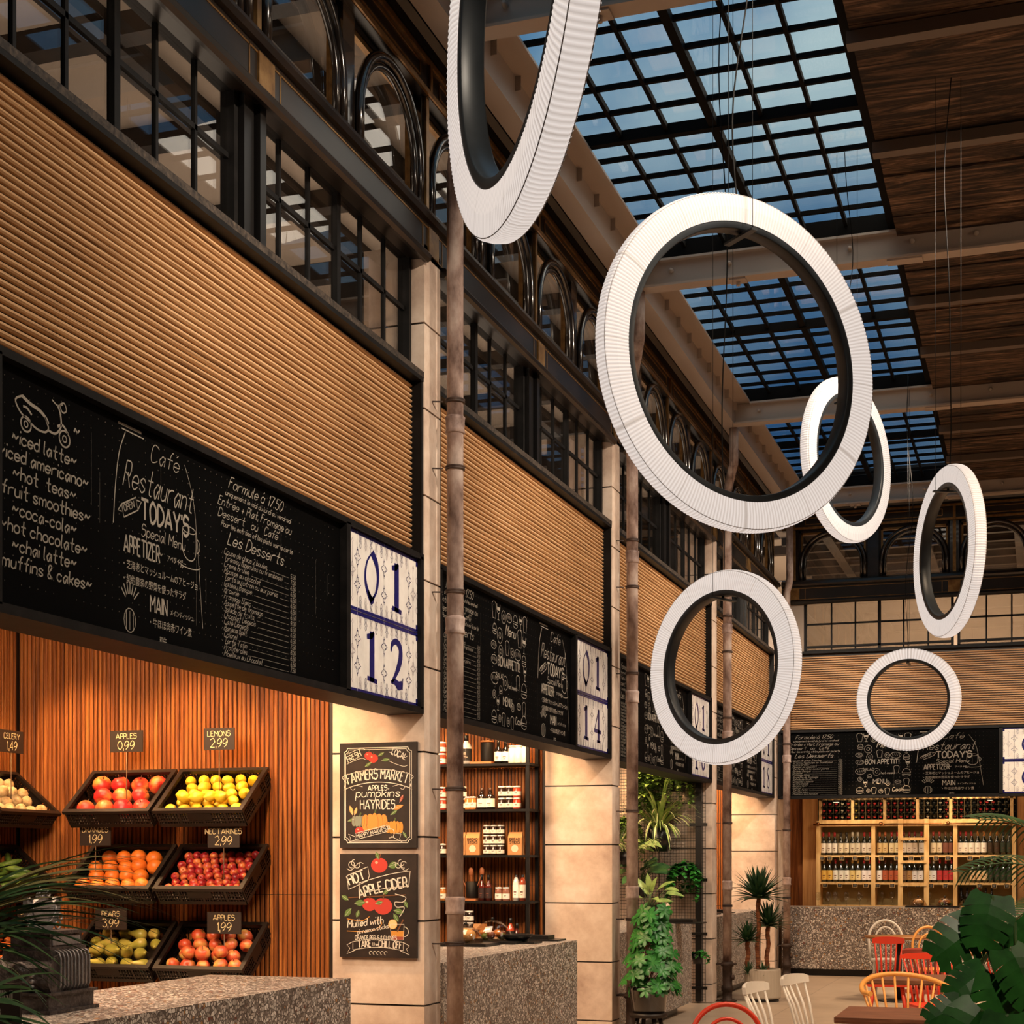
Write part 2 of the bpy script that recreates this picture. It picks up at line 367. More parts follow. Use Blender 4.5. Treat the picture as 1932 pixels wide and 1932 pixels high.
# gallery: floor slab, ceiling, back walls
struct('wall_gallery_left',MB().box(-7.0,-6.9,.5,28.1,4.4,6.6),M_wallb)
struct('floor_gallery',MB().box(-7.0,-3.7,.5,28,4.42,4.5),M_wallb)
struct('floor_gallery_back',MB().box(-3.7,6.5,22.42,28.1,4.42,4.5),M_wallb)
struct('wall_gallery_back',MB().box(-7,6.5,28.0,28.1,4.4,6.6),M_wallb)
struct('ceiling_gallery',MB().box(-7,-3.62,.5,28.1,6.62,6.7),M_wallb)
struct('ceiling_gallery_back',MB().box(-3.62,6.5,22.5,28.1,6.33,6.4),M_wallb)
g=MB()
for x in (-6.2,-5.3,-4.4): g.box(x-.09,x+.09,.6,25.5,6.46,6.62)
for i in range(17): g.box(-6.9,-3.75,4.2+i*1.3-.07,4.2+i*1.3+.07,6.48,6.62)
for x in (-2.9,-1.6,-.3,1.0,2.3): g.box(x-.07,x+.07,22.5,28,6.20,6.33)
for y in (23.0,23.6,24.2,24.8,25.5,26.2,27.0): g.box(-3.6,6,y-.055,y+.055,6.22,6.33)
for y in (7.9,10,12.1,14.2,16.4,18.6,20.6): g.box(-6.3,-6.15,y-.07,y+.07,4.5,6.46)
struct('trim_gallery_beams',g,M_dkbeam)
# ---- stone pillars, one thing each, coursed blocks
ords=['first','second','third','fourth']
JZ=[0,.215,.728,1.243,1.755,2.272,2.79,3.314,3.83,4.356,4.875,5.36]
def pillar(y0,label,x0=-4.16):
    p=thing('stone_pillar',label,'pillar',(-3.85,y0+PW/2,0),group='limestone pillars between the stalls')
    m=MB(); c=MB()
    for a,b in zip(JZ[:-1],JZ[1:]):
        top=a>3.31
        m.box(x0 if not top else -3.95,-3.55,y0,y0+PW,a+.006,b-.006)
    c.box(x0+.012,-3.562,y0+.012,y0+PW-.012,0,5.35)
    obj('stone_blocks',m,M_stone,p,world=True); obj('mortar_core',c,M_dkbeam,p,world=True)
pl=['limestone pillar carrying the two chalk-art posters, between the produce stall and the pantry stall',
 'limestone pillar at the right end of the pantry stall counter, below the 01 14 tiles',
 'limestone pillar beyond the green wall of hanging plants',
 'limestone pillar behind the potted yucca, last before the far wall']
for k in range(4): pillar(BAYS[k+1],pl[k])
# ---- horizontally slatted panels over the menu boards
def hslats(mb,a0,a1,axis,pl_):
    n=33; p=(4.505-3.47)/n
    for i in range(n):
        z=3.47+p*i; q=pl_
        prof=[(q-.004,z+.004),(q+.012,z+.005),(q+.019,z+.011),(q+.019,z+.018),(q+.013,z+.0235),(q-.004,z+.0245)]
        if axis=='y': mb.prism(prof,a0,a1,'y')
        else: mb.prism([(-(x)+2*q,zz) for x,zz in prof] if False else [(q-(x-q),zz) for x,zz in prof],a0,a1,'x')
for k in range(4):
    ya=BAYS[k]+PW+.004; yb=BAYS[k+1]-.012
    t=thing('slatted_panel','oak panel of fine horizontal slats over the menu board of the %s'%['produce stall','pantry stall','plant stall','stall behind the yucca'][k],'wall panel',(-3.62,(ya+yb)/2,3.465),group='slatted oak panels over the menu boards')
    m=MB(); hslats(m,ya+.02,yb-.02,'y',-3.635); obj('slats',m,M_oak,t,world=True)
    obj('backing',MB().box(-3.66,-3.636,ya,yb,3.465,4.51),M_dkbeam,t,world=True)
    f=MB().box(-3.66,-3.555,yb-.022,yb,3.465,4.51).box(-3.66,-3.555,ya,ya+.02,3.465,4.51).box(-3.66,-3.55,ya,yb,4.51,4.535)
    obj('frame',f,M_black,t,world=True)
t=thing('slatted_panel','oak panel of horizontal slats on the far wall, behind the small round lamp','wall panel',(-1,22.36,3.465),group='slatted oak panels over the menu boards')
m=MB(); hslats(m,-3.50,6,'x',22.36); obj('slats',m,M_oakb,t,world=True)
obj('backing',MB().box(-3.6,6.2,22.361,22.39,3.465,4.55),M_dkbeam,t,world=True)
# ---- sills
for k in range(4):
    ya=BAYS[k]+PW; yb=BAYS[k+1]
    s_=struct('trim_%d'%(k+1),MB().box(-3.70,-3.55,ya,yb-.003,4.536,4.572),M_sill)
struct('trim_5',MB().box(-3.54,6.2,22.29,22.45,4.54,4.575),M_black)
# ---- upper small-paned windows (two per stall) and the ones on the far wall
wn=[0]
def small_window(a0,a1,axis,posts,thick,q,z0=4.572,z1=5.30,mid=4.962):
    wn[0]+=1; r=sroot('window_%d'%wn[0],(q,(a0+a1)/2,z0) if axis=='y' else ((a0+a1)/2,q,z0))
    def B(mb,a,b,w0,w1,za,zb):
        if axis=='y': mb.box(q+w0,q+w1,a,b,za,zb)
        else: mb.box(a,b,q-w1,q-w0,za,zb)
    m=MB(); B(m,a0,a0+.035,-.03,.045,z0,z1); B(m,a1-.035,a1,-.03,.045,z0,z1); B(m,a0,a1,-.03,.045,z1-.03,z1+.03); B(m,a0,a1,-.03,.045,z0,z0+.022)
    B(m,a0,a1,-.02,.03,z0+.055,z0+.085)
    obj('window_frame',m,M_black,r,world=True)
    m=MB(); B(m,a0,a1,-.008,.014,mid-.013,mid+.013)
    for p_ in posts:
        w_=.022 if p_==thick else .011; B(m,p_-w_,p_+w_,-.008,.014 if p_!=thick else .03,z0,z1)
    obj('glazing_bars',m,M_black,r,world=True)
    m=MB()
    if axis=='y': m.box(q-.004,q+.004,a0+.03,a1-.03,z0+.02,z1-.02)
    else: m.box(a0+.03,a1-.03,q-.004,q+.004,z0+.02,z1-.02)
    obj('pane',m,M_glass,r,world=True)
for k in range(4):
    ya=BAYS[k]+PW; yb=BAYS[k+1]; mid=(BAYS[k]+BAYS[k+1]+PW)/2
    for a,b in ((ya+.02,mid-.115),(mid+.115,yb+.0)):
        ps=[b-.335*i for i in range(1,6)]
        small_window(a,b,'y',ps,ps[2],-3.68)
    struct('trim_post_%d'%(k+1),MB().box(-3.72,-3.60,mid-.115,mid-.02,4.572,5.30).box(-3.72,-3.575,mid+.0,mid+.06,4.572,5.30),M_steelblk)
bx=[-3.19,-1.10,1.09,3.28,5.47]
for a in bx[:4]:
    small_window(a,a+2.04,'x',[a+.05+.33*i for i in range(1,6)],a+.05+.33*3,22.40)
struct('trim_6',MB().box(-3.54,-3.19,22.32,22.44,4.57,5.32),M_wallb)
# ---- cornice with gilt lines, arches, frieze, crown
def cornice(a0,a1,axis,q,sgn,name,cut=None):
    """q: wall plane, sgn: direction into the hall"""
    def PR(mb,prof,a,b):
        pp=[(q+sgn*x,z) for x,z in prof]; mb.prism(pp,a,b,'y' if axis=='y' else 'x')
    dark=MB(); gold=MB()
    segs=cut or [(a0,a1)]
    roll=[(-.15,5.295),(-.15,5.275),(-.02,5.262),(.0,5.24),(.025,5.235),(.045,5.25),(.05,5.275),(.035,5.295),(.0,5.302)]
    for a,b in segs: PR(dark,roll,a,b)
    PR(dark,[(-.12,5.285),(.0,5.285),(.0,5.50),(-.12,5.50)],a0,a1)                          # fascia
    PR(dark,[(-.12,5.50),(.03,5.50),(.045,5.525),(.03,5.56),(-.02,5.59),(-.12,5.59)],a0,a1) # ledge
    PR(dark,[(-.12,6.30),(-.02,6.30),(-.02,6.56),(-.12,6.56)],a0,a1)                          # frieze
    PR(dark,[(-.12,6.56),(-.02,6.56),(.0,6.60),(.05,6.62),(.06,6.66),(.12,6.68),(.13,6.74),(-.12,6.74)],a0,a1)
    for z0,z1,x in ((5.465,5.475,.003),(5.31,5.318,.003),(6.305,6.335,-.005),(6.495,6.525,-.005)):
        PR(gold,[(-.03+x,z0),(x,z0),(x,z1),(-.03+x,z1)],a0,a1)
    return dark,gold
def arch_group(posts,axis,q,sgn,name):
    """posts: centre lines of the gilt posts; two arches in every gap; returns nothing"""
    def B(mb,a,b,x0,x1,z0,z1):
        if axis=='y': mb.box(q+sgn*x0,q+sgn*x1,a,b,z0,z1)
        else: mb.box(a,b,q+sgn*x0,q+sgn*x1,z0,z1)
    def P3(a,x,z): return (q+sgn*x,a,z) if axis=='y' else (a,q+sgn*x,z)
    dark=MB(); gold=MB(); blocks=MB(); pil=MB()
    for p in posts:
        B(dark,p-.06,p+.06,-.14,-.05,5.58,6.31); B(gold,p-.022,p+.022,-.05,-.03,5.58,6.31)
        B(gold,p-.018,p+.018,-.02,-.004,6.33,6.50)
        B(blocks,p-.08,p+.08,-.02,.012,5.31,5.475)
    for a,b in zip(posts[:-1],posts[1:]):
        # fascia panel line ends and frieze panel rectangles
        for e in (a+.16,b-.16): B(gold,e-.005,e+.005,-.02,.003,5.31,5.475); B(gold,e-.006,e+.006,-.03,-.013,6.37,6.46)
        for z in (6.37,6.46): B(gold,a+.16,b-.16,-.03,-.013,z-.006,z+.006)
        mid=(a+b)/2; B(pil,mid-.075,mid+.075,-.14,-.06,5.58,6.31)
        for c0 in (a+.06,mid+.075):
            c1=c0+(mid-.075-a-.06); wn[0]+=1; cc=(c0+c1)/2; W=(c1-c0)
            r=sroot('window_%d'%wn[0],P3(cc,0,5.58))
            m=MB()
            rad=W/2-.035; zs=6.28-rad-.03
            for dr,rr,xo in ((0,.03,-.045),(-.05,.022,-.06)):
                pts=[P3(cc-(rad+dr),xo,5.58)]+[P3(cc-(rad+dr)*math.cos(t*PI/18),xo,zs+(rad+dr)*math.sin(t*PI/18)) for t in range(19)]+[P3(cc+(rad+dr),xo,5.58)]
                m.tube(pts,rr,8)
            obj('arched_moulding',m,M_bronze,r,world=True)
            m=MB(); B(m,c0,c0+.03,-.14,-.09,5.58,6.31); B(m,c1-.03,c1,-.14,-.09,5.58,6.31); B(m,c0,c1,-.14,-.09,6.27,6.31)
            obj('window_frame',m,M_dkbeam,r,world=True)
            m=MB(); B(m,c0+.03,c0+.055,-.135,-.10,5.59,6.27); B(m,c1-.055,c1-.03,-.135,-.10,5.59,6.27); B(m,c0+.03,c1-.03,-.135,-.10,6.24,6.27); B(m,c0+.03,c1-.03,-.135,-.10,5.585,5.60)
            obj('gilt_frame',m,M_gold,r,world=True)
            m=MB(); B(m,c0+.05,c1-.05,-.124,-.118,5.60,6.25); obj('pane',m,M_glass,r,world=True)
    struct('trim_'+name+'_posts',dark,M_bronze); struct('trim_'+name+'_gilding',gold,M_gold); struct('trim_'+name+'_gilt_blocks',blocks,M_gold); struct('trim_'+name+'_pilasters',pil,M_bronze)
segs=[(BAYS[k]+PW,BAYS[k+1]) for k in range(4)]
d,g=cornice(2.4,22.3,'y',-3.55,1,'left',segs); struct('trim_left_cornice',d,M_cornice); struct('trim_left_gilt_lines',g,M_gold)
d,g=cornice(-3.5,6.2,'x',22.32,-1,'back'); struct('trim_back_cornice',d,M_cornice); struct('trim_back_gilt_lines',g,M_gold)
arch_group([4.597+2.1925*i for i in range(9)],'y',-3.55,1,'left')
arch_group([-3.33+2.19*i for i in range(5)],'x',22.32,-1,'back')
# ---- ceiling: side channel, cross beams, skylights, planks
t=thing('steel_side_beam','long beige steel channel beam running along the top of the left wall under the skylights','beam',(-3.3,13,6.52))
m=MB().box(-3.42,-3.27,2,22.2,6.52,6.54).box(-3.29,-3.275,2,22.2,6.54,6.76).box(-3.42,-3.10,2,22.2,6.755,6.775)
obj('channel',m,M_paint,t,world=True)
m=MB()
for i in range(38): y=4+i*.48; m.box(-3.275,-3.235,y,y+.005,6.66,6.755)
obj('stiffeners',m,M_paint,t,world=True)
CB=[8.785,13.17,17.555,21.94]
bl=['beige steel cross beam at the top of the picture, nearest of the four','beige steel cross beam seen through the top of the big round lamp','beige steel cross beam ending above the crooked rusty downpipe','darkest and farthest beige steel cross beam, just before the arches of the far wall']
for k,y in enumerate(CB):
    t=thing('steel_cross_beam',bl[k],'beam',(0,y,6.52),group='riveted steel cross beams')
    m=MB().box(-3.27,6.3,y-.075,y+.075,6.52,6.54).box(-3.27,6.3,y-.02,y+.0,6.54,6.75).box(-3.1,6.3,y-.075,y+.075,6.735,6.755)
    obj('web_and_flanges',m,M_paint,t,world=True)
    m=MB(); x=-3.0
    while x<3: m.lathe([(.0,-.045),(.012,-.045),(.02,-.02),(.02,0)],8,(x,y-.02,6.655),'y'); x+=.50 if k%2 else .62
    obj('rivets',m,M_paint,t,world=True)
    m=MB().box(-2.5,-2.36,y-.06,y+.06,6.505,6.52).lathe([(.0,-.05),(.018,-.05),(.018,0)],8,(-2.43,y,6.52)).box(-1.2,-.92,y-.06,y+.06,6.505,6.52)
    obj('clamp',m,M_paint,t,world=True)
# skylights
sk=0
for k in range(-1,3):
    ya=(CB[k] if k>=0 else 4.4)+.04; yb=CB[k+1]-.02
    wn[0]+=1; r=sroot('window_%d'%wn[0],(-2.1,(ya+yb)/2,6.77))
    X0,X1=-3.22,-1.19; ym=(ya+yb)/2+.02
    f=MB().box(-3.30,X0,ya,yb,6.775,6.90).box(X1,X1+.06,ya,yb,6.775,6.90).box(X0,X1,yb-.04,yb,6.765,6.90).box(X0,X1,ya,ya+.04,6.78,6.90)
    f.box(X0,X1,ym-.03,ym+.035,6.80,6.88)
    obj('skylight_frame',f,M_skybar,r,world=True)
    b=MB(); cw=(X1-X0)/6
    for i in range(1,6):
        w_=.030 if i==3 else .014; x=X0+cw*i; b.box(x-w_,x+w_,ya,yb,6.83 if i!=3 else 6.81,6.87)
    for h0,h1 in ((ya+.03,ym),(ym,yb)):
        for i in range(1,6):
            y=h0+(h1-h0)*i/6.0; b.box(X0,X1,y-.014,y+.014,6.835,6.868)
    obj('glazing_bars',b,M_skybar,r,world=True)
    obj('pane',MB().box(X0,X1,ya,yb,6.871,6.877),M_sky,r,world=True)
    b=MB()
    for i in range(9): y=ya+.15+i*.45; b.box(-3.262,-3.255,y,y+.3,6.772,6.774)
# timber ceiling of planks
m=MB(); y=2.0; r2=random.Random(3)
while y<22.3:
    wd=.30+r2.random()*.12; z=6.70+r2.random()*.02
    for seg in ((-1.12,1.9),(1.91,6.4)): m.box(seg[0],seg[1],y,y+wd-.006,z,z+.05)
    y+=wd
struct('ceiling',m,M_plank)
struct('ceiling_upper',MB().box(-1.13,6.5,-2,25,6.80,6.9).box(-3.6,-1.1,-2,4.4,6.76,6.9).box(-7,-3.3,-2,25,6.76,6.9).box(-3.6,-1.1,21.93,25,6.9,7.0),M_dkbeam)
sec=[9.98-.15,11.50-.1,14.62,16.05,19.0,20.45,5.6,7.1]
sl=['thin grey ceiling joist on the dark planks, first beyond the top of the picture','thin grey ceiling joist on the dark planks, between the first joist and the riveted beam','thin grey ceiling joist beyond the riveted beam, above the narrow oval lamp wires','thin grey ceiling joist before the third cross beam','thin grey ceiling joist beyond the third cross beam','farthest thin grey ceiling joist']
for i,y in enumerate(sec[:6]):
    o=obj('ceiling_joist',MB().box(-1.14,6.3,y-.05,y+.05,6.62,6.70),mat('joist_paint','5a4c42',.5)); tag(o,sl[i],'joist','grey ceiling joists')
# ---- downpipes
def clamp(mb,br,z,x,y,rr,xw=-3.548):
    mb.lathe([(rr+.002,z-.012),(rr+.01,z-.012),(rr+.01,z-.004),(rr+.005,z),(rr+.01,z+.004),(rr+.01,z+.012),(rr+.002,z+.012)],16,(x,y,0))
    br.bar((x-rr-.02,y-.02,z),(xw,y-.045,z-.0),.008,.008)
pipes=[(-3.415,9.03),(-3.415,13.385),(-3.43,17.93),(-3.40,22.17)]
plb=['rusty cast-iron downpipe in front of the poster pillar, rising behind the biggest tilted lamp ring','rusty cast-iron downpipe to the left of the big schefflera plant','rusty cast-iron downpipe with a crooked top, left of the potted yucca','thin dark downpipe in the far left corner beside the wine bar']
for k,(x,y) in enumerate(pipes):
    y_=[9.02,13.42,17.90,22.14][k]; rr=.051
    t=thing('downpipe',plb[k],'pipe',(x,y_,0),group='cast-iron downpipes')
    m=MB(); jog=[5.86,6.02]
    pts=[(x,y_,.25),(x,y_,jog[0]),(x+.06,y_-.10,jog[1]),(x+.12,y_-.24,6.12),(x+.12,y_-.24,6.52)] if k!=3 else [(x,y_,.25),(x,y_,5.4),(x+.03,y_-.03,5.48),(x+.05,y_-.05,5.58),(x+.05,y_-.05,6.5)]
    m.tube(pts,rr,16)
    obj('pipe',m,M_pipe,t,world=True)
    for z in (1.33,3.05,4.28):
        cpl=MB(); cpl.lathe([(rr,z-.05),(rr+.012,z-.045),(rr+.006,z-.02),(rr+.009,z+.035),(rr+.012,z+.05),(rr,z+.06)],16,(x,y_,0)); obj('coupling',cpl,M_pipe,t,world=True)
    for z in (1.10,2.05,3.26,4.02,4.43):
        br=MB(); cl=MB(); clamp(cl,br,z,x,y_,rr); q_=obj('clamp',cl,M_rust,t,world=True); obj('bracket_rod',br,M_rust,t,world=True)
    b=MB().lathe([(.05,.0),(.09,.0),(.09,.02),(.056,.03),(.056,.12),(.07,.13),(.07,.17),(.056,.19),(.056,.40),(.075,.41),(.075,.44),(.055,.46)],16,(x,y_,0)).box(x-.125,x+.10,y_-.07,y_+.05,.425,.44).box(x-.125,x+.10,y_-.07,y_+.05,0,.014)
    b.lathe([(.0,.0),(.03,0),(.03,.03),(.0,.035)],10,(x+.055,y_-.03,.28),'x')
    obj('foot',b,M_rust,t,world=True)
# ================================================================ lettering: a small single-stroke alphabet
# every pair is x,y (hex-ish); y: 3 = baseline, 7 = x-height, a = capital height
GL={'a':'46271605132335 45,4743','b':'0a03,062746442304','c':'462706042344','d':'462706042344,4a43','e':'0545462706042344','f':'4a3a2823,0747','g':'462706042344,47412001','h':'0a03,06274643','i':'0703,090a','j':'272100,292a',
'k':'0a03,4704,1643','l':'0a0413','m':'0703,06173633,36576663','n':'0703,06274643','o':'27060423444627','p':'0700,062746442304','q':'462706042344,4740','r':'0703,062747','s':'4627062544230 4','t':'2a2433 43,0747','u':'07042344,4743',
'v':'0723,2347','w':'0713,1336,3653,5367','x':'0743,4703','y':'0723,4710','z':'0747,4703,0343',
'A':'033a,3a63,1555','B':'0a03,0a3a483707,0737553303','C':'593a1a080513335 4','D':'0a03,0a2a58552303','E':'0a03,0a4a,0737,0343','F':'0a03,0a4a,0737','G':'593a1a08051333 56,5636','H':'0a03,5a53,0757','I':'0a03','J':'4a442304','K':'0a03,5a06,2753','L':'0a03,0343',
'M':'030a,0a36,366a,6a63','N':'030a,0a53,535a','O':'2a0805133355583a2a','P':'0a03,0a3a49473607','Q':'2a0805133355583a2a,3553','R':'0a03,0a3a49473607,2753','S':'593a1a0817475 5331304','T':'0a6a,3a33','U':'0a051333555a','V':'0a33,336a','W':'0a23,2338,3853,537a','X':'0a53,5a03','Y':'0a36,6a36,3633','Z':'0a5a,5a03,0353',
'0':'2a08052345482a','1':'182a,2a23','2':'092a3a484703,0343','3':'092a4827,2746442304','4':'3a05,0545,3a33','5':'4a0a,0a07,073746442304','6':'3a180523444627 05','7':'0a4a,4a13','8':'2a09274644230406 27492a','9':'1335482a08062648','.':'0304','-':'0535',',':'0402','~':'051726353546 57',"'":'0a08','&':'43071a39051344','!':'0a05,0304','à':'462706042344,4743,192a','é':'0545462706042344,192a','+':'0545,2723','(':'1a0805 13','(':'1a080513',')':'0a181503','·':'0506','$':'','@':''}
def _glyph(ch):
    g=GL.get(ch)
    if g is None: return None
    out=[]
    for st in g.replace(' ','').split(','):
        if not st: continue
        out.append([(int(st[i],16),int(st[i+1],16)-3) for i in range(0,len(st)-1,2)])
    return out
def catmull(p,k=3):
    if len(p)<3: return p
    q=[]; cl=p[0]==p[-1]
    for i in range(len(p)-1):
        p0=p[i-1] if i else (p[-2] if cl else p[0]); p1=p[i]; p2=p[i+1]; p3=p[i+2] if i+2<len(p) else (p[1] if cl else p[-1])
        for j in range(k):
            t=j/k; q.append(tuple(.5*((2*p1[a])+(-p0[a]+p2[a])*t+(2*p0[a]-5*p1[a]+4*p2[a]-p3[a])*t*t+(-p0[a]+3*p1[a]-3*p2[a]+p3[a])*t**3) for a in (0,1)))
    q.append(p[-1]); return q
def text_w(s,h,sq=1,sp=1.6):
    u=h/7; x=0
    for ch in s:
        g=_glyph(ch); x+=(3 if g is None or ch==' ' else (max([p[0] for st in g for p in st]+[0])+sp))*u*sq
    return x-sp*u*sq
def text(mb,s,x,y,h,w=None,slant=0,sq=1,align='l',ang=0,sp=1.6,k=3,path=None,jit=0):
    """stroke text on the local xy plane. h = capital height; path(d)->(x,y,angle) bends the line"""
    u=h/7; w=w or h*.09; W=text_w(s,h,sq,sp)
    ox=-W/2 if align=='c' else (-W if align=='r' else 0); ca,sa=math.cos(ang),math.sin(ang)
    cx=ox
    for ch in s:
        g=_glyph(ch)
        if g is None or ch==' ': cx+=3*u*sq; continue
        gw=max([p[0] for st in g for p in st]+[0])*u*sq
        for st in g:
            pts=catmull(st,k) if len(st)>2 else st
            q=[]
            for a,b in pts:
                lx=a*u*sq+slant*b*u; ly=b*u
                if path:
                    px,py,an=path(cx+gw/2); dx=lx-gw/2
                    q.append((px+dx*math.cos(an)-ly*math.sin(an),py+dx*math.sin(an)+ly*math.cos(an)))
                else:
                    X=cx+lx; q.append((x+X*ca-ly*sa,y+X*sa+ly*ca))
            if jit: q=[(a+rnd.uniform(-jit,jit),b+rnd.uniform(-jit,jit)) for a,b in q]
            mb.ribbon(q,w)
        cx+=gw+sp*u*sq
def arc(cx,cy,rx,ry,a0,a1,n=14): return [(cx+rx*math.cos(a0+(a1-a0)*i/n),cy+ry*math.sin(a0+(a1-a0)*i/n)) for i in range(n+1)]
def loop(mb,pts,w): mb.ribbon(pts+[pts[0]],w)
# ---- chalk panels, 0..W wide, y downwards from 0 to -.86
def panel_drinks():
    m=MB(); c=.34
    T=lambda s,y,x=c,h=.051: text(m,s,x,y,h,.0065,.12,.95,'c')
    # scooter
    S=lambda pts,w=.007: m.ribbon(catmull([(x*.58+.13,y*.62-.0) for x,y in pts],4),w)
    S([(.12,-.06),(.20,-.085),(.30,-.10),(.37,-.13),(.40,-.16)],.014); S([(.12,-.06),(.05,-.10),(.10,-.16),(.18,-.19)],.008); S([(.18,-.19),(.27,-.22),(.36,-.22),(.40,-.19),(.38,-.15),(.36,-.13)],.008)
    S([(.40,-.2),(.48,-.20),(.54,-.14),(.53,-.06),(.50,-.02)],.009); S([(.44,-.0),(.50,-.02),(.56,.0)],.006); S([(.53,-.02),(.56,-.05),(.60,-.03),(.58,.01),(.54,.0),(.53,-.02)],.006)
    S([(.50,-.15),(.56,-.13),(.62,-.17)],.010)
    for a,b,r_ in ((.16,-.22,.045),(.58,-.21,.05)):
        S(arc(a,b,r_*1.2,r_,0,2*PI,10),.007); S(arc(a,b,r_*.45,r_*.4,0,2*PI,8),.005)
    S([(.13,-.12),(.17,-.12),(.22,-.15)],.009)
    text(m,'~',.03,-.06,.07,.010); text(m,'~',.53,-.10,.05,.008)
    for i,(s,x) in enumerate((('~iced latte~',.34),('~iced americano~',.34),('~hot  teas~',.34),('-fruit smoothies~',.34),('~coca-cola~',.34),('~hot chocolate~',.34),('~chai latte~',.34),('~muffins & cakes~',.34))):
        T(s,-.222-.0665*i,x)
    return m
def panel_cafe():
    m=MB(); text(m,'Café',.30,-.10,.075,.004,.35,1.1,'l'); text(m,'Restaurant',.06,-.25,.11,.006,.35,.72)
    m.ribbon([(.02,.0),(.22,-.0)],.010); m.ribbon([(.05,-.018),(.24,-.02)],.005)
    m.ribbon(catmull([(.08,-.03),(.03,-.12),(.0,-.25),(-.02,-.42)],5),.006)
    m.ribbon(catmull([(.62,-.05),(.70,-.18),(.74,-.35),(.77,-.55),(.80,-.75)],5),.003)
    # OPEN ribbon
    loop(m,[(.05,-.33),(.17,-.28),(.19,-.33),(.07,-.38)],.006); text(m,'OPEN',.075,-.355,.028,.004,0,1,'l',.35)
    m.ribbon([(.05,-.33),(.02,-.36),(.05,-.36)],.006); m.ribbon([(.19,-.33),(.22,-.29),(.18,-.29)],.006)
    text(m,"TODAY'S",.22,-.36,.085,.014,0,.85); text(m,'Special Menu',.22,-.43,.05,.0045,.2,.95)
    text(m,'APPETIZER',.07,-.52,.07,.009,0,.62); text(m,'~',.38,-.50,.04,.004); text(m,'~',.58,-.52,.04,.004)
    text(m,'MAIN',.30,-.74,.07,.009,0,.7)
    # coffee cup
    m.ribbon(catmull([(.60,-.33),(.60,-.42),(.64,-.46),(.70,-.46),(.73,-.42),(.73,-.33)],4),.005); m.ribbon(arc(.665,-.33,.065,.015,0,2*PI),.004); m.ribbon(arc(.74,-.39,.03,.03,-1.6,1.6),.004); m.ribbon(arc(.665,-.48,.11,.02,PI,2*PI),.004)
    for i in range(7):
        a=2.4-i*.28; m.ribbon([(.12+.05*math.cos(a),-.74+.05*math.sin(a)),(.12+.10*math.cos(a),-.74+.10*math.sin(a))],.006)
    m.ribbon(arc(.12,-.80,.05,.05,0,2*PI),.004)
    for i in range(3): m.ribbon([(.09+.03*i,-.76),(.09+.03*i,-.84)],.004)
    return m
CJK=[('アペタイザー',.45,-.50,.032),('・芝海老とマッシュルームのアヒージョ',.05,-.585,.041),('・契約農家の野菜を使ったサラダ',.05,-.645,.041),('メインディッシュ',.48,-.73,.03),('・牛ほほ肉赤ワイン煮',.28,-.80,.043),('和牛',.38,-.865,.036)]
def panel_formule():
    m=MB()
    text(m,'Formule à 17.50',.10,-.06,.055,.0045,.55,1.0); text(m,'uniquement le midi du lundi au vendredi',.07,-.10,.026,.0028,.5,1.02)
    text(m,'Entrée + Plat, Fromage ou',.0,-.155,.042,.0035,.5,1.02); text(m,'Dessert   ou   Café',.0,-.21,.042,.0035,.5,1.1); text(m,'Pour les entrées et les plats voir la carte',.03,-.25,.027,.0028,.5,.95)
    text(m,'Les Desserts',.09,-.325,.06,.005,.55,1.05)
    L_=['Coupe de glace 2 boules','Tiramisu (spéculos ou framboise)','Crème brulée','Mousse au chocolat','Tarte au citron ou aux poires','Gateau Basque','Brownie','Fromage blanc','Assiette de fromage','Salade de fruits','Chocolat Liégeois','Café Liégeois','Banana split','Colonel','Tarte Tatin','Profiteroles','Moelleux au Chocolat']
    P_=['5.50','7.00','6.50','6.50','6.50','6.50','6.50','6.50','9.00','6.50','6.50','6.50','7.50','8.00','6.50','6.50','7.50']
    for i,(a,b) in enumerate(zip(L_,P_)):
        y=-.375-.0295*i; a=a.replace('è','e'); text(m,'· '+a,.04,y,.027,.0022,.5,1.0); wd=.04+text_w('· '+a,.027)+.03
        if wd<.72: m.ribbon([(wd,y),(.73,y)],.0011)
        text(m,b,.75,y,.023,.0020,.3,1.0)
    return m
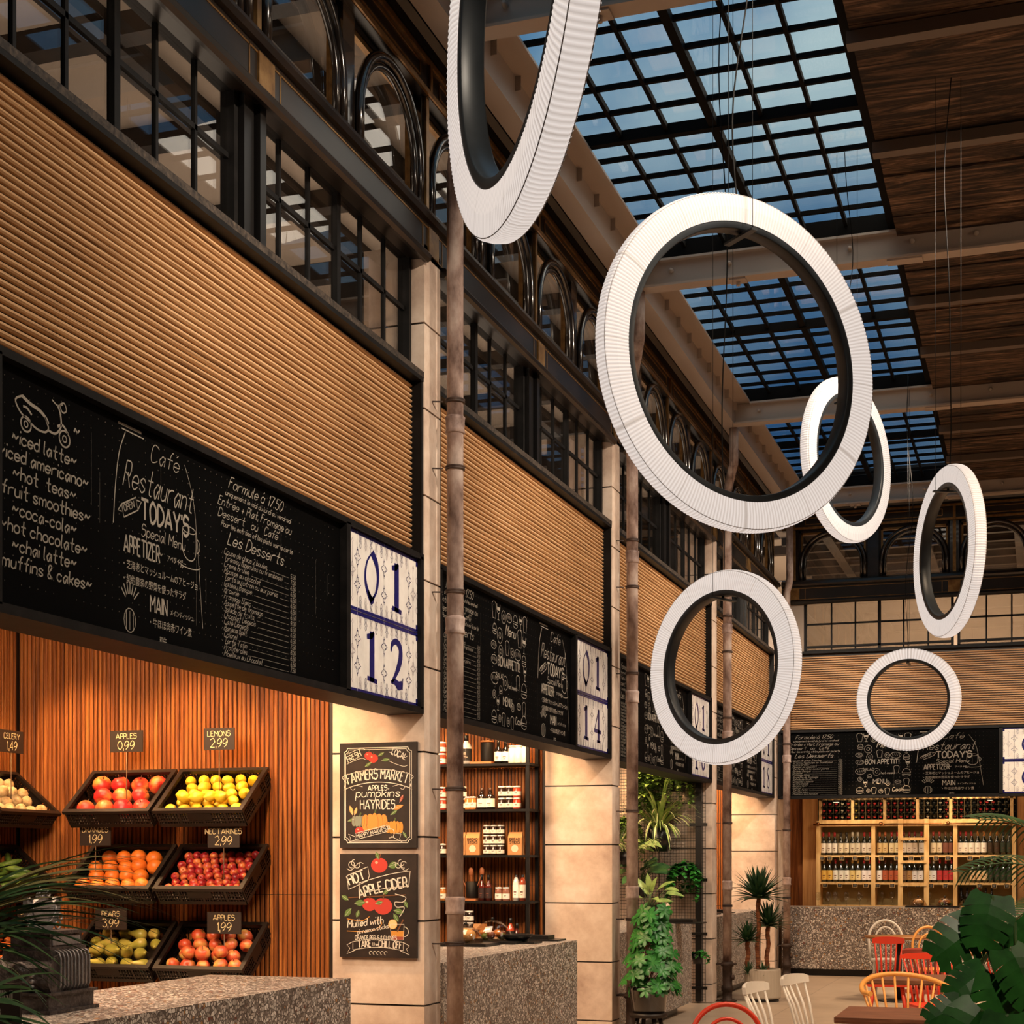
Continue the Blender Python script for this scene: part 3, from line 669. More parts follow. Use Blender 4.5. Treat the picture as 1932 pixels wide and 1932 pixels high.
def panel_doodle():
    m=MB(); r=random.Random(11); w_=.0042
    text(m,'Menu',.30,-.20,.075,.008,.3,.9); text(m,'BON APPETIT!',.14,-.43,.065,.009,0,.80); text(m,'MENU',.25,-.70,.06,.008,0,.9); text(m,'Cook',.52,-.81,.05,.006,.2); text(m,'SALAD',.10,-.52,.035,.004); text(m,'hot meals',.36,-.57,.03,.004,.3)
    def cup(x,y,s): m.ribbon([(x-s,y+s),(x-s*.6,y-s),(x+s*.6,y-s),(x+s,y+s)],w_); m.ribbon(arc(x,y+s,s,s*.6,0,PI),w_)
    def bread(x,y,s): m.ribbon(arc(x,y,s*1.5,s*.8,0,2*PI),w_); [m.ribbon([(x-s+i*s*.6,y+s*.4),(x-s*.7+i*s*.6,y-s*.2)],w_) for i in range(4)]
    def glass(x,y,s): m.ribbon(catmull([(x-s*.6,y+s),(x-s*.5,y+.1*s),(x,y-.2*s),(x+s*.5,y+.1*s),(x+s*.6,y+s)],3),w_); m.ribbon([(x,y-.2*s),(x,y-s)],w_); m.ribbon([(x-s*.4,y-s),(x+s*.4,y-s)],w_); m.ribbon([(x-s*.5,y+.4*s),(x+s*.5,y+.4*s)],s*.4)
    def bun(x,y,s): m.ribbon(arc(x,y,s,s,0,PI),w_); m.ribbon([(x-s,y),(x+s,y)],w_); m.ribbon([(x-s,y-s*.3),(x+s,y-s*.3)],w_); m.ribbon(arc(x,y-s*.4,s,s*.4,PI,2*PI),w_)
    def donut(x,y,s): m.ribbon(arc(x,y,s,s,0,2*PI),w_); m.ribbon(arc(x,y,s*.4,s*.4,0,2*PI,8),w_)
    glass(.15,-.06,.055); cup(.06,-.07,.045); donut(.26,-.08,.045); bread(.38,-.07,.04); bun(.52,-.08,.05); glass(.64,-.07,.05); cup(.74,-.08,.045)
    for x,y,f,s in ((.07,-.19,bun,.04),(.18,-.22,donut,.055),(.62,-.20,cup,.05),(.72,-.22,glass,.06),(.05,-.30,bread,.035),(.20,-.33,donut,.045),(.34,-.30,cup,.04),(.45,-.31,donut,.035),(.57,-.31,bread,.05),(.72,-.34,bun,.045),(.06,-.40,bread,.04),(.74,-.43,glass,.05),(.07,-.53,bread,.05),(.30,-.54,donut,.05),(.20,-.60,bun,.03),(.58,-.52,cup,.04),(.72,-.56,bun,.06),(.06,-.64,donut,.03),(.14,-.70,glass,.045),(.46,-.70,donut,.03),(.60,-.68,bread,.03),(.72,-.70,cup,.04),(.06,-.80,bun,.05),(.18,-.80,donut,.025),(.26,-.81,cup,.035),(.36,-.81,donut,.03),(.45,-.82,cup,.035),(.72,-.79,bun,.055)): f(x,y,s)
    for i in range(50): x,y=r.uniform(0,.8),r.uniform(-.85,0); m.ribbon([(x,y),(x+.004,y+.004)],.004)
    return m
PANELS={'drinks':panel_drinks().mesh('drinks_list',M_chalk),'cafe':panel_cafe().mesh('cafe_menu',M_chalk),'formule':panel_formule().mesh('dessert_list',M_chalk),'doodle':panel_doodle().mesh('food_doodles',M_chalk)}
def text_mesh(s,size,m,name='lettering'):
    cu=bpy.data.curves.new(name,'FONT'); cu.body=s; cu.size=size; cu.resolution_u=2
    o=bpy.data.objects.new(name,cu); C.objects.link(o); bpy.context.view_layer.update()
    me=bpy.data.meshes.new_from_object(o.evaluated_get(bpy.context.evaluated_depsgraph_get())); bpy.data.objects.remove(o)
    me.materials.clear(); me.materials.append(m); return me
CJKM=[(text_mesh(s,h,M_chalk),x,y) for s,x,y,h in CJK]
# fine dotted chalk grid
def dotgrid(W,H,st=.05):
    m=MB(); 
    for i in range(1,int(W/st)):
        for j in range(1,int(H/st)):
            if rnd.random()<.8: x,y=i*st,-j*st; m.poly([(x-.0016,y-.0022),(x+.0016,y-.0022),(x+.0016,y+.0022),(x-.0016,y+.0022)])
    for i in range(10):
        x=rnd.uniform(.1,W-.1); y=-rnd.uniform(.05,H-.3); m.ribbon([(x,y),(x,y-rnd.uniform(.1,.3))],.0012)
    return m
# ---- number tiles. digits as strokes of changing width in a unit box
DG={'0':[([(.52,.98),(.28,.75),(.2,.45),(.3,.2),(.5,.02)],[.03,.06,.09,.12,.16]),([(.5,.02),(.72,.25),(.8,.55),(.72,.8),(.52,.98)],[.04,.08,.12,.17,.17]),([(.33,.2),(.5,.03),(.62,.14)],[.05,.16,.05])],
'1':[([(.52,.0),(.52,.98)],[.22,.22]),([(.3,.05),(.76,.02)],[.09,.09]),([(.60,.99),(.5,.90),(.28,.86)],[.05,.12,.09])],
'2':[([(.24,.72),(.30,.88),(.5,.95),(.70,.85),(.72,.65),(.62,.45),(.45,.25),(.28,.1)],[.05,.12,.12,.18,.2,.17,.11,.06]),([(.24,.1),(.45,.12),(.62,.06),(.80,.10)],[.05,.13,.18,.16]),([(.80,.0),(.84,.24)],[.06,.03])],
'4':[([(.60,.0),(.60,.98)],[.20,.16]),([(.60,.98),(.2,.38)],[.06,.06]),([(.14,.34),(.86,.32)],[.11,.11]),([(.42,.03),(.80,.03)],[.08,.08])],
'6':[([(.74,.93),(.5,.88),(.3,.6),(.25,.35),(.34,.12),(.5,.05)],[.06,.07,.14,.2,.16,.08]),([(.5,.05),(.7,.15),(.75,.33),(.66,.5),(.5,.54),(.32,.45)],[.08,.14,.18,.13,.08,.05])],
'8':[([(.72,.80),(.6,.94),(.42,.95),(.30,.80),(.40,.62),(.60,.46),(.74,.28),(.66,.08),(.48,.03)],[.05,.07,.08,.12,.17,.19,.14,.1,.07]),([(.48,.03),(.32,.08),(.26,.24),(.38,.44),(.60,.60),(.72,.80)],[.07,.09,.08,.06,.06,.05])]}
def digit(mb,d,x,y,w,h):
    for pts,ws in DG[d]:
        n=len(pts); P=catmull([(x+a*w,y+b*h) for a,b in pts],4) if n>2 else [(x+a*w,y+b*h) for a,b in pts]
        W_=[]
        for i in range(len(P)):
            t=i/(len(P)-1)*(n-1); k=min(int(t),n-2); W_.append((ws[k]*(1-(t-k))+ws[k+1]*(t-k))*w)
        mb.ribbon(P,W_)
def rosette(mb,x,y,s,w_):
    for i in range(4):
        a=i*PI/2; cx,cy=x+s*.55*math.cos(a),y+s*.55*math.sin(a)*1.25
        mb.ribbon(arc(cx,cy,s*.26,s*.26,a-2.2,a+2.2,7),w_); mb.ribbon([(cx+s*.15*math.cos(a),cy+s*.15*math.sin(a)),(x+s*math.cos(a),y+s*1.25*math.sin(a))],w_)
        b=a+PI/4; mb.ribbon(arc(x+s*.36*math.cos(b),y+s*.4*math.sin(b),s*.17,s*.17,b-2,b+2,6),w_)
def number_tiles(parent,nums,loc,rot,W=1.0,H=.90,cols=4):
    """white glazed number tiles, local origin bottom left"""
    cw=[.135,.365,.365,.135]; rh=H/2; t=MB(); bl=MB(); gy=MB(); x=0
    xs=[0]
    for c_ in cw: xs.append(xs[-1]+c_*W/1.0)
    for r_ in range(2):
        y0=rh*(1-r_)
        for i in range(4):
            a,b=xs[i]+.002,xs[i+1]-.002; t.box(a,b,y0+.003,y0+rh-.003,-.008,0)
            for yy,s_ in ((y0+.012,1),(y0+rh-.012,-1)):
                bl.poly([(a,yy-.009),(b,yy-.009),(b,yy+.009),(a,yy+.009)],.0012)
                if i in (1,2):
                    for k in range(5):
                        cx=a+(b-a)*(k+.5)/5; q=.022
                        for g_,dx in ((bl if (k+i+r_)%2 else gy,0),): g_.ribbon([(cx-q,yy+s_*.006),(cx,yy+s_*.05),(cx+q,yy+s_*.006)],.0035,.0012); g_.ribbon([(cx-q*.9,yy+s_*.055),(cx+q*.4,yy+s_*.01)],.003,.0012); g_.ribbon([(cx+q*.9,yy+s_*.055),(cx-q*.4,yy+s_*.01)],.003,.0012); g_.ribbon(arc(cx,yy+s_*.066,.010,.014,0,2*PI,8),.003,.0012)
        for xx,yy in ((xs[1],.33),(xs[1],.67),(xs[2],.33),(xs[2],.67),(xs[3],.33),(xs[3],.67)): rosette(bl,xx,y0+rh*yy,.045,.0035)
        for i,(a,b) in ((0,(xs[0],xs[1])),(3,(xs[3],xs[4]))):
            cx=(a+b)/2; e=a+.012 if i==0 else b-.012
            gy.ribbon([(cx,y0+.07),(cx,y0+rh-.07)],.0035,.0012); rosette(gy,cx,y0+rh*.5,.042,.003)
            for yy in (.07,rh-.07): gy.ribbon([(cx-.012,y0+yy+(-.0)),(cx,y0+yy+(.02 if yy>.1 else -.02)),(cx+.012,y0+yy)],.004,.0012)
            for yy in (.03,rh-.03): bl.poly([(e-.012,y0+yy-.018),(e+.012,y0+yy-.018),(e+.012,y0+yy+.018),(e-.012,y0+yy+.018)],.0013)
            for yy in (.3,.5,.7): gy.ribbon(arc(e,y0+rh*yy,.012,.02,0,2*PI,8),.003,.0012)
        for i,d in enumerate(nums[r_]): digit(bl,d,xs[i+1]+(.045,.03)[i],y0+rh*.18,(xs[2]-xs[1])*.80,rh*.64)
    for i in range(len(bl.v)): bl.v[i]=(bl.v[i][0],bl.v[i][1],.0016)
    for i in range(len(gy.v)): gy.v[i]=(gy.v[i][0],gy.v[i][1],.0013)
    tt=obj('number_tiles',t,M_tile,parent,loc=loc,rot=rot)
    obj('digits',bl.mesh('digits',M_blue),None,tt); obj('ornament',gy.mesh('ornament',M_grey),None,tt)
# ---- menu boards
bd=[('chalkboard menu sign over the produce stall, with the 01 12 number tiles','0112',[('drinks',4.74,1.0),('cafe',5.56,.88),('formule',6.40,.98)]),
    ('chalkboard menu sign over the pantry stall shelves, with the 01 14 number tiles','0114',[('formule',9.22,.9),('doodle',10.18,1.0),('cafe',11.25,1.0)]),
    ('chalkboard menu sign over the green wall of plants, with the 01 16 number tiles','0116',[('formule',13.6,.9),('doodle',14.57,1.0),('cafe',15.6,1.0)]),
    ('chalkboard menu sign over the stall behind the yucca, with the 01 18 number tiles','0118',[('formule',18.0,.9),('doodle',18.95,1.0),('cafe',20.0,1.0)])]
def frame_boxes(m,a0,a1,div,q,axis):
    def B(a,b,x0,x1,z0,z1):
        if axis=='y': m.box(q+x0,q+x1,a,b,z0,z1)
        else: m.box(a,b,q-x1,q-x0,z0,z1)
    B(a0,a1,-.25,.0,2.50,2.515); B(a0,a1,-.045,0,2.515,2.538); B(a0,a1,-.045,0,3.43,3.446); B(a0,a1,-.045,-.004,3.446,3.465)
    B(a0,a0+.035,-.045,0,2.53,3.44); B(a1-.045,a1,-.045,0,2.53,3.465); B(div,div+.05,-.045,0,2.53,3.44)
    B(a0,a1,-.06,-.045,2.51,3.46); B(a0,a1,-.25,-.235,2.515,2.72)
def board_text(face,key,a,sx_,z,q,axis):
    loc=(q,a,z) if axis=='y' else (a,q,z)
    rel=Vector(loc)-face
    o=obj('chalk_writing',PANELS[key],None,PB,loc=rel,rot=WALLA if axis=='y' else WALLB); o.scale=(sx_,1,1)
    if key=='cafe':
        for me,x,y in CJKM:
            c_=obj('chalk_writing',me,None,PB,rot=WALLA if axis=='y' else WALLB); c_.scale=(sx_*.95,1,1)
            c_.location=rel+(Vector((.0008,x*sx_,y)) if axis=='y' else Vector((x*sx_,-.0008,y)))
for k in range(4):
    lb,nu,ps=bd[k]; ya=BAYS[k]+PW+.006; yb=BAYS[k+1]-.008; PB=thing('menu_board',lb,'menu board',(-3.55,(ya+yb)/2,2.5)); org=PB.location.copy()
    m=MB(); frame_boxes(m,ya,yb,yb-1.11,-3.55,'y'); obj('frame',m,M_black,PB,world=True)
    obj('chalkboard',MB().box(-3.594,-3.59,ya+.03,yb-1.10,2.53,3.44),M_board,PB,world=True)
    d=dotgrid(yb-1.11-ya,.88); obj('dotted_grid',d.mesh('dotted_grid',M_chalkd),None,PB,loc=Vector((-3.5885,ya,3.43))-org,rot=WALLA)
    for key,a,sx_ in ps: board_text(org,key,a,sx_,3.405 if key!='drinks' else 3.37,-3.588,'y')
    number_tiles(PB,(nu[:2],nu[2:]),Vector((-3.575,yb-1.057,2.537))-org,WALLA,1.012,.893)
PB=thing('menu_board','wide chalkboard menu sign on the far wall above the wine shelves','menu board',(-1,22.30,2.5)); org=PB.location.copy()
m=MB(); frame_boxes(m,-3.545,.62,-.555,22.30,'x'); obj('frame',m,M_black,PB,world=True)
obj('chalkboard',MB().box(-3.5,-.55,22.335,22.34,2.53,3.44),M_board,PB,world=True)
obj('dotted_grid',dotgrid(2.95,.88).mesh('dotted_grid',M_chalkd),None,PB,loc=Vector((-3.51,22.334,3.43))-org,rot=WALLB)
for key,a,sx_ in (('formule',-3.40,.92),('doodle',-2.47,.96),('cafe',-1.62,1.08)): board_text(org,key,a,sx_,3.40,22.333,'x')
number_tiles(PB,('02','02'),Vector((-.504,22.325,2.537))-org,WALLB,1.1,.893)
# ---- posters
def poster(label,z0,z1,which):
    x0,x1=-4.10,-3.59; W=x1-x0; H=z1-z0; t=thing('chalk_art_poster',label,'poster',(x0,8.835,z0))
    obj('board',MB().box(x0,x1,8.822,8.845,z0,z1),M_pboard,t,world=True)
    wh=MB(); col={}
    def cm(k): return col.setdefault(k,MB())
    def leaf(k,x,y,l,a,wd=.35):
        pts=[]
        for i in range(9): s_=i/8; pts.append((s_*l,math.sin(PI*s_)*wd*l/2))
        for i in range(7,0,-1): s_=i/8; pts.append((s_*l,-math.sin(PI*s_)*wd*l/2))
        ca,sa=math.cos(a),math.sin(a); cm(k).poly([(x+p*ca-q*sa,y+p*sa+q*ca) for p,q in pts],0); wh.ribbon([(x,y),(x+l*ca*.9,y+l*sa*.9)],.0012)
    def apple(x,y,r,k='red'):
        cm(k).poly([(x+r*math.cos(a)*(1+.06*math.cos(2*a)),y+r*.92*math.sin(a)-.1*r*math.exp(-8*(math.cos(a))**2)*(1 if math.sin(a)>0 else -.3)) for a in [2*PI*i/24 for i in range(24)]])
        cm('light').poly([(x-r*.35+r*.2*math.cos(a),y+r*.3+r*.16*math.sin(a)) for a in [2*PI*i/10 for i in range(10)]]); cm('brown').ribbon([(x,y+r*.7),(x+r*.2,y+r*1.3)],r*.14)
    if which==1:
        b=.032; 
        for s_ in (0,.010):
            q=b+s_; c_=.022
            wh.ribbon([(q+c_,H-q)]+[(W-q-c_,H-q)]+arc(W-q,H-q,c_,c_,PI,1.5*PI,5)[1:]+[(W-q,q+c_)]+arc(W-q,q,c_,c_,PI/2,PI,5)[1:]+[(q+c_,q)]+arc(q,q,c_,c_,0,PI/2,5)[1:]+[(q,H-q-c_)]+arc(q,H-q,c_,c_,-PI/2,0,5)[1:],.003 if s_ else .0045)
        text(wh,'FRESH',.060,.525,.037,.004,0,.62,'l',.42); text(wh,'LOCAL',.345,.571,.037,.004,0,.62,'l',-.38)
        for a,y,s_ in ((.05,.575,.35),(.05,.515,.35),(.33,.585,-.35),(.33,.53,-.35)): wh.ribbon(catmull([(a,y),(a+.05,y+.05*s_*1.2),(a+.10,y+.10*s_),(a+.125,y+.125*s_*.6)],4),.0025)
        leaf('green',.255,.56,.05,.5); leaf('green',.28,.535,.055,.1); leaf('green',.215,.525,.055,-2.6); apple(.195,.565,.027); apple(.225,.548,.030)
        def pth(d): 
            a=-d/.62; return (.255+.62*math.sin(-a),-.135+.62*math.cos(a)-.025,a)
        text(wh,'FARMERS MARKET',0,0,.060,.0068,0,.53,'c',path=lambda d:(.255+.62*math.sin(d/.62),-.198+.62*math.cos(d/.62)+.0,-d/.62),sp=1.4)
        for rr in (.685,.607): wh.ribbon([(.255+rr*math.sin(t),-.185+rr*math.cos(t)-.02) for t in [(-.345+.69*i/16) for i in range(17)]],.004)
        for sg in (-1,1):
            a=.345*sg; p1=(.255+.685*math.sin(a),-.205+.685*math.cos(a)); p2=(.255+.607*math.sin(a),-.205+.607*math.cos(a)); e=.02*sg
            wh.ribbon([p1,(p1[0]+e*.2,p1[1]-.01),((p1[0]+p2[0])/2-e*.4,(p1[1]+p2[1])/2),(p2[0]+e,p2[1]-.012),p2],.004)
        text(wh,'APPLES',.255,.352,.030,.005,0,.85,'c'); text(wh,'pumpkins',.255,.312,.052,.0048,.15,.95,'c'); text(wh,'HAYRIDES',.255,.238,.055,.0055,0,.62,'c')
        for sg in (-1,1): wh.ribbon(catmull([(.255+sg*.10,.375),(.255+sg*.15,.385),(.255+sg*.18,.37),(.255+sg*.165,.355),(.255+sg*.15,.365)],4),.0025); wh.ribbon([(.255+sg*.02,.29),(.255+sg*.06,.295)],.003)
        for k_,x,y,r_,o_ in (('grey',.135,.165,.045,3),('orange',.235,.155,.072,5),('amber',.365,.125,.050,4)):
            for i in range(-2,3):
                xx=x+i*r_*.42; cm(k_).poly([(xx+r_*.36*math.cos(a),y+r_*(.82-abs(i)*.06)*math.sin(a)) for a in [2*PI*j/16 for j in range(16)]])
                cm('brown').ribbon(arc(xx,y,r_*.34,r_*.78,-1.2,1.2,6) if i>=0 else arc(xx,y,r_*.34,r_*.78,PI-1.2,PI+1.2,6),.0018)
            cm('green2').ribbon([(x,y+r_*.7),(x+.008,y+r_*1.15)],.010)
        leaf('orange2',.09,.20,.065,1.9); leaf('orange2',.10,.20,.055,1.25); leaf('orange',.355,.235,.075,.35); leaf('red2',.40,.275,.055,1.1); leaf('green',.055,.165,.05,.3); leaf('green',.34,.20,.055,.6); leaf('green',.42,.10,.05,-1); apple(.135,.105,.030)
        cm('banner').poly([(.105,.055),(.32,.105),(.32,.135),(.105,.085)],.0004); loop(wh,[(.105,.050),(.32,.100),(.32,.140),(.105,.090)],.003)
        text(wh,'HAPPY HARVEST!',.118,.060,.024,.0032,0,.78,'l',.23)
        wh.ribbon([(.105,.07),(.06,.085),(.075,.06),(.065,.035),(.105,.05)],.003); wh.ribbon(catmull([(.32,.12),(.36,.11),(.36,.07),(.33,.06)],3),.003); wh.ribbon([(.345,.07),(.42,.035),(.40,.055),(.41,.085),(.37,.09)],.003)
    else:
        for sg,cx in ((1,.10),(-1,.41)):
            for j in range(3): wh.ribbon(arc(cx+sg*.018*(j-1),H-.055-.012*abs(j-1),.020,.020,.5+j,5+j,9),.0035)
            wh.ribbon(catmull([(cx-sg*.05,H-.09),(cx-sg*.02,H-.10),(cx+sg*.03,H-.055),(cx+sg*.06,H-.06)],4),.003)
        loop(wh,[(.05,.50),(.19,.555),(.20,.50),(.19,.47),(.06,.415)],.0038); text(wh,'HOT',.068,.442,.058,.009,0,.72,'l',.36)
        b=[(.13,.455)]+[(.13+.34*i/10,.455+.075*math.sin(i/10*1.35)) for i in range(11)]+[(.46,.435)]+[(.46-.32*i/10,.435-.015*0+.0-.075*(1-math.cos(-i/10*1.2))) for i in range(11)]
        loop(wh,b,.0038); text(wh,'APPLE CIDER',0,0,.062,.0085,0,.66,'c',path=lambda d:(.295+d,.405+.22*d-.38*d*d,.22-.7*d),sp=1.2)
        apple(.265,.565,.052); leaf('green',.26,.60,.05,1.9,.5); leaf('green',.325,.555,.07,.3,.6); apple(.20,.325,.046); apple(.29,.315,.058)
        cm('brown').ribbon([(.06,.365),(.44,.385)],.006)
        for x,y,l,a in ((.06,.35,.055,2.6),(.10,.33,.075,.1),(.08,.30,.07,-2.3),(.13,.29,.05,-1.9),(.36,.29,.07,-.2),(.36,.27,.06,-1.0),(.29,.385,.05,.7),(.43,.35,.05,-1.1),(.24,.33,.05,.2)): leaf('green',x,y,l,a,.5)
        wh.ribbon(catmull([(.37,.39),(.44,.37),(.42,.34),(.37,.34),(.38,.31),(.43,.31),(.42,.28),(.40,.25)],4),.004)
        cm('amber').ribbon(catmull([(.05,.16),(.20,.16),(.28,.20),(.26,.235),(.22,.21)],5),.004); cm('amber').ribbon(catmull([(.05,.235),(.15,.225),(.20,.25)],5),.004)
        text(wh,'Mulled with',.055,.180,.045,.0055,.2,.72,'l',.12); text(wh,'cinnamon sticks',.12,.140,.027,.0032,.1,.75,'l',.20); text(wh,'ORANGE PEELS & CLOVES',.105,.108,.026,.0038,0,.62); 
        text(wh,'TAKE',.125,.060,.040,.0058,0,.58,'l',.06); text(wh,'the',.218,.072,.020,.0028,0,.9); text(wh,'CHILL OFF',.262,.066,.040,.0058,0,.58,'l',-.06)
        loop(wh,[(.09,.055)]+[(.09+.335*i/8,.095+.020*math.sin(PI*i/8)) for i in range(9)]+[(.425,.055)]+[(.425-.335*i/8,.045+.018*math.sin(PI*i/8)) for i in range(9)],.0032)
        for sg,x in ((-1,.09),(1,.425)): wh.ribbon([(x,.095),(x+sg*.04,.075),(x+sg*.02,.055),(x+sg*.04,.02),(x-sg*.02,.045)],.0035)
        for x in (.21,.235,.26,.285,.31): wh.ribbon(arc(x,.028,.011,.011,.5,4.6,8),.003)
        cm('amber').poly([(.345,.115),(.425,.115),(.43,.165),(.34,.165)]); cm('red2').poly([(.345,.112),(.425,.112),(.426,.13),(.344,.13)],.0003); wh.ribbon([(.34,.205),(.345,.11),(.425,.11),(.43,.205),(.34,.205)],.003); wh.ribbon(arc(.43,.16,.028,.03,-1.5,1.5,8),.004)
        cm('brown').ribbon([(.385,.16),(.425,.235)],.009); cm('cream').poly([(.355+.028*math.cos(a),.205+.028*math.sin(a)) for a in [2*PI*i/16 for i in range(16)]]); cm('amber').ribbon(arc(.355,.205,.028,.028,0,2*PI,14),.005)
    CM={'red':'b8382c','red2':'9c4a34','green':'5d7a3c','green2':'4b5a2c','orange':'d98a3c','orange2':'d8a35c','amber':'c98a35','grey':'7f8676','brown':'6e4526','light':'e9a48a','banner':'2a211c','cream':'e2c48a'}
    nm={'red':'painted_apples','green':'painted_leaves','orange':'painted_pumpkin','grey':'painted_grey_pumpkin'}
    for i,k_ in enumerate(col):
        z_=.0004+.0002*i if k_!='brown' else .0024; mb=col[k_]
        for fi,f_ in enumerate(mb.f):
            for vi in f_: mb.v[vi]=(mb.v[vi][0],mb.v[vi][1],z_+(fi%60)*3e-6 if len(f_)>4 else z_)
        obj(nm.get(k_,'painted_detail'),mb.mesh('paint',mat('poster_'+k_,CM[k_],.8)),None,t,loc=(0,8.8215-8.835,0),rot=WALLB)
    wh.v=[(a,b_,.0026) for a,b_,c_ in wh.v]; obj('chalk_lettering',wh.mesh('chalk_lettering',mat('poster_chalk','ddd5c6',.9)),None,t,loc=(0,8.8215-8.835,0),rot=WALLB)
M_pboard=noisy('poster_board',['1a1310','251b16','33261f'],5,(1,1,1),.6,spec=.3)
poster('upper chalk-art poster reading FARMERS MARKET with pumpkins, on the first stone pillar',1.688,2.332,1)
poster('lower chalk-art poster reading HOT APPLE CIDER, on the first stone pillar',1.018,1.652,2)
# ================================================================ stall interiors
def battens_Y(mb,x0,x1,y,z0,z1,p=.032,face=-1):
    """vertical battens on a wall facing -Y (front at y)"""
    n=int(abs(x1-x0)/p)
    for i in range(n):
        a=x0+i*p; q=y; mb.prism([],0,0) if False else None
        pr=[(a+.003,q+.012),(a+.005,q+.003),(a+.010,q),(a+.022,q),(a+.027,q+.003),(a+.029,q+.012)]
        n0=len(mb.v); mb.v+=[(u,v,z) for z in (z0,z1) for u,v in pr]; mb.f+=[(n0+j,n0+j+1,n0+7+j,n0+6+j) for j in range(5)]+[(n0+5,n0+4,n0+3,n0+2,n0+1,n0)]; mb.sm+=[False]*6
def battens_X(mb,y0,y1,x,z0,z1,p=.032):
    """vertical battens on a wall facing +X (front at x)"""
    for i in range(int((y1-y0)/p)):
        a=y0+i*p; pr=[(x-.012,a+.003),(x-.003,a+.005),(x,a+.010),(x,a+.022),(x-.003,a+.027),(x-.012,a+.029)]
        n0=len(mb.v); mb.v+=[(u,v,z) for z in (z0,z1) for u,v in pr]; mb.f+=[(n0+j,n0+j+1,n0+7+j,n0+6+j) for j in range(5)]; mb.sm+=[False]*5
names=['produce','pantry','plant','yucca-side']
for k,(xa,has) in enumerate(((-6.46,1),(-6.46,1),(-6.46,0),(-6.46,1))):
    y=BAYS[k+1]
    if has:
        t=thing('batten_wall_panel','wall lining of narrow brown vertical battens %s'%['behind the fruit crates','behind the pantry shelves','','in the last stall on the left'][k if k<3 else 2] if k<3 else 'in the last stall, just left of the third downpipe','wall panel',(-5.3,y,0))
        m=MB()
        for z0,z1 in ((0,1.397),(1.40,3.3)): battens_Y(m,xa,-4.165,y+.005,z0,z1)
        obj('battens',m,M_batten,t,world=True); obj('backing',MB().box(xa,-4.16,y+.018,y+.03,0,3.3),M_dkbeam,t,world=True)
t=thing('batten_wall_panel','wall lining of narrow brown vertical battens at the left edge, behind the celery crate','wall panel',(-6.46,6.7,0))
m=MB(); battens_X(m,5.4,8.85,-6.45,0,3.3); obj('battens',m,M_batten,t,world=True); obj('backing',MB().box(-6.47,-6.463,5.4,8.85,0,3.3),M_dkbeam,t,world=True)
# the plant stall has a plastered side wall
struct('wall_plaster_plant_stall',MB().box(-6.47,-4.17,BAYS[3]+.0,BAYS[3]+.03,0,3.3),M_stone)
# ---- terrazzo counters
def counter(x0,x1,y0,y1,label,plinth):
    t=thing('terrazzo_counter',label,'counter',((x0+x1)/2,(y0+y1)/2,0),group='terrazzo counters')
    obj('body',MB().box(x0,x1,y0,y1,.10,.97),M_terr,t,world=True); obj('plinth',MB().box(*plinth,0,.10),M_steelblk,t,world=True)
cl=['nearest terrazzo counter, in front of the fruit crates with the cash register on it','terrazzo counter of the pantry stall, carrying the glass food domes','terrazzo counter of the plant stall, behind the schefflera','terrazzo counter of the last left stall, behind the potted yucca']
for k in range(4):
    y0=BAYS[k]+PW+.02 if k else 4.62; y1=[7.80,12.19,16.56,20.93][k]
    counter(-4.42,-3.56,y0,y1,cl[k],(-4.36,-3.66,y0+.02,y1-.25))
counter(-3.50,2.2,22.33,23.0,'long terrazzo bar counter across the far wall, under the wine shelves',(-3.48,2.1,22.42,22.9))
# ---- crates
def crate_mesh():
    W,D,H=.60,.42,.13; m=MB(); e=.012
    # rim
    m.box(-W/2-.012,W/2+.012,-.012,.018,-.022,0); m.box(-W/2-.012,W/2+.012,D-.018,D+.012,-.022,0); m.box(-W/2-.012,-W/2+.018,.018,D-.018,-.022,0); m.box(W/2-.018,W/2+.012,.018,D-.018,-.022,0)
    # walls: solid bands with slotted grille between
    def wall(p,q):
        p=Vector(p); q=Vector(q); d=(q-p); L_=d.length; d.normalize(); nrm=Vector((d.y,-d.x,0))*e/2
        def seg(a,b,z0,z1):
            A=p+d*a; B_=p+d*b; v=[A-nrm,B_-nrm,B_+nrm,A+nrm]; m.add([(u.x,u.y,z0) for u in v]+[(u.x,u.y,z1) for u in v],[(0,1,2,3),(7,6,5,4),(0,4,5,1),(1,5,6,2),(2,6,7,3),(3,7,4,0)])
        seg(0,L_,-.028,-.02); seg(0,L_,-.09,-.084); seg(0,L_,-H,-.105); seg(L_*.36,L_*.64,-.08,-.03)
        n=int(L_/.02)
        for i in range(n+1):
            a=L_*i/n; wd=.0022 if i%8 else .008; seg(max(0,a-wd),min(L_,a+wd),-H,-.02)
        for z in (-.046,-.064): seg(0,L_,z-.0015,z+.0015)
    wall((-W/2,0,0),(W/2,0,0)); wall((W/2,0,0),(W/2,D,0)); wall((W/2,D,0),(-W/2,D,0)); wall((-W/2,D,0),(-W/2,0,0))
    m.box(-W/2,W/2,0,D,-H,-H+.008)
    return m.mesh('crate_body',M_crate)
CRM=crate_mesh()
TILT=math.atan2(.275,.34)
def crate(x,y,z,rz,label):
    """open plastic crate leaning on the wall; origin = middle of the front rim"""
    t=thing('produce_crate',label,'crate',(x,y,z),0,'black plastic produce crates'); t.rotation_euler=(TILT,0,rz)
    obj('crate_body',CRM,None,t); 
    b=MB().bar((-.2,.40,-.12),(-.2,.425,-.06),.02).bar((.2,.40,-.12),(.2,.425,-.06),.02); obj('wall_hook',b,M_steelblk,t); return t
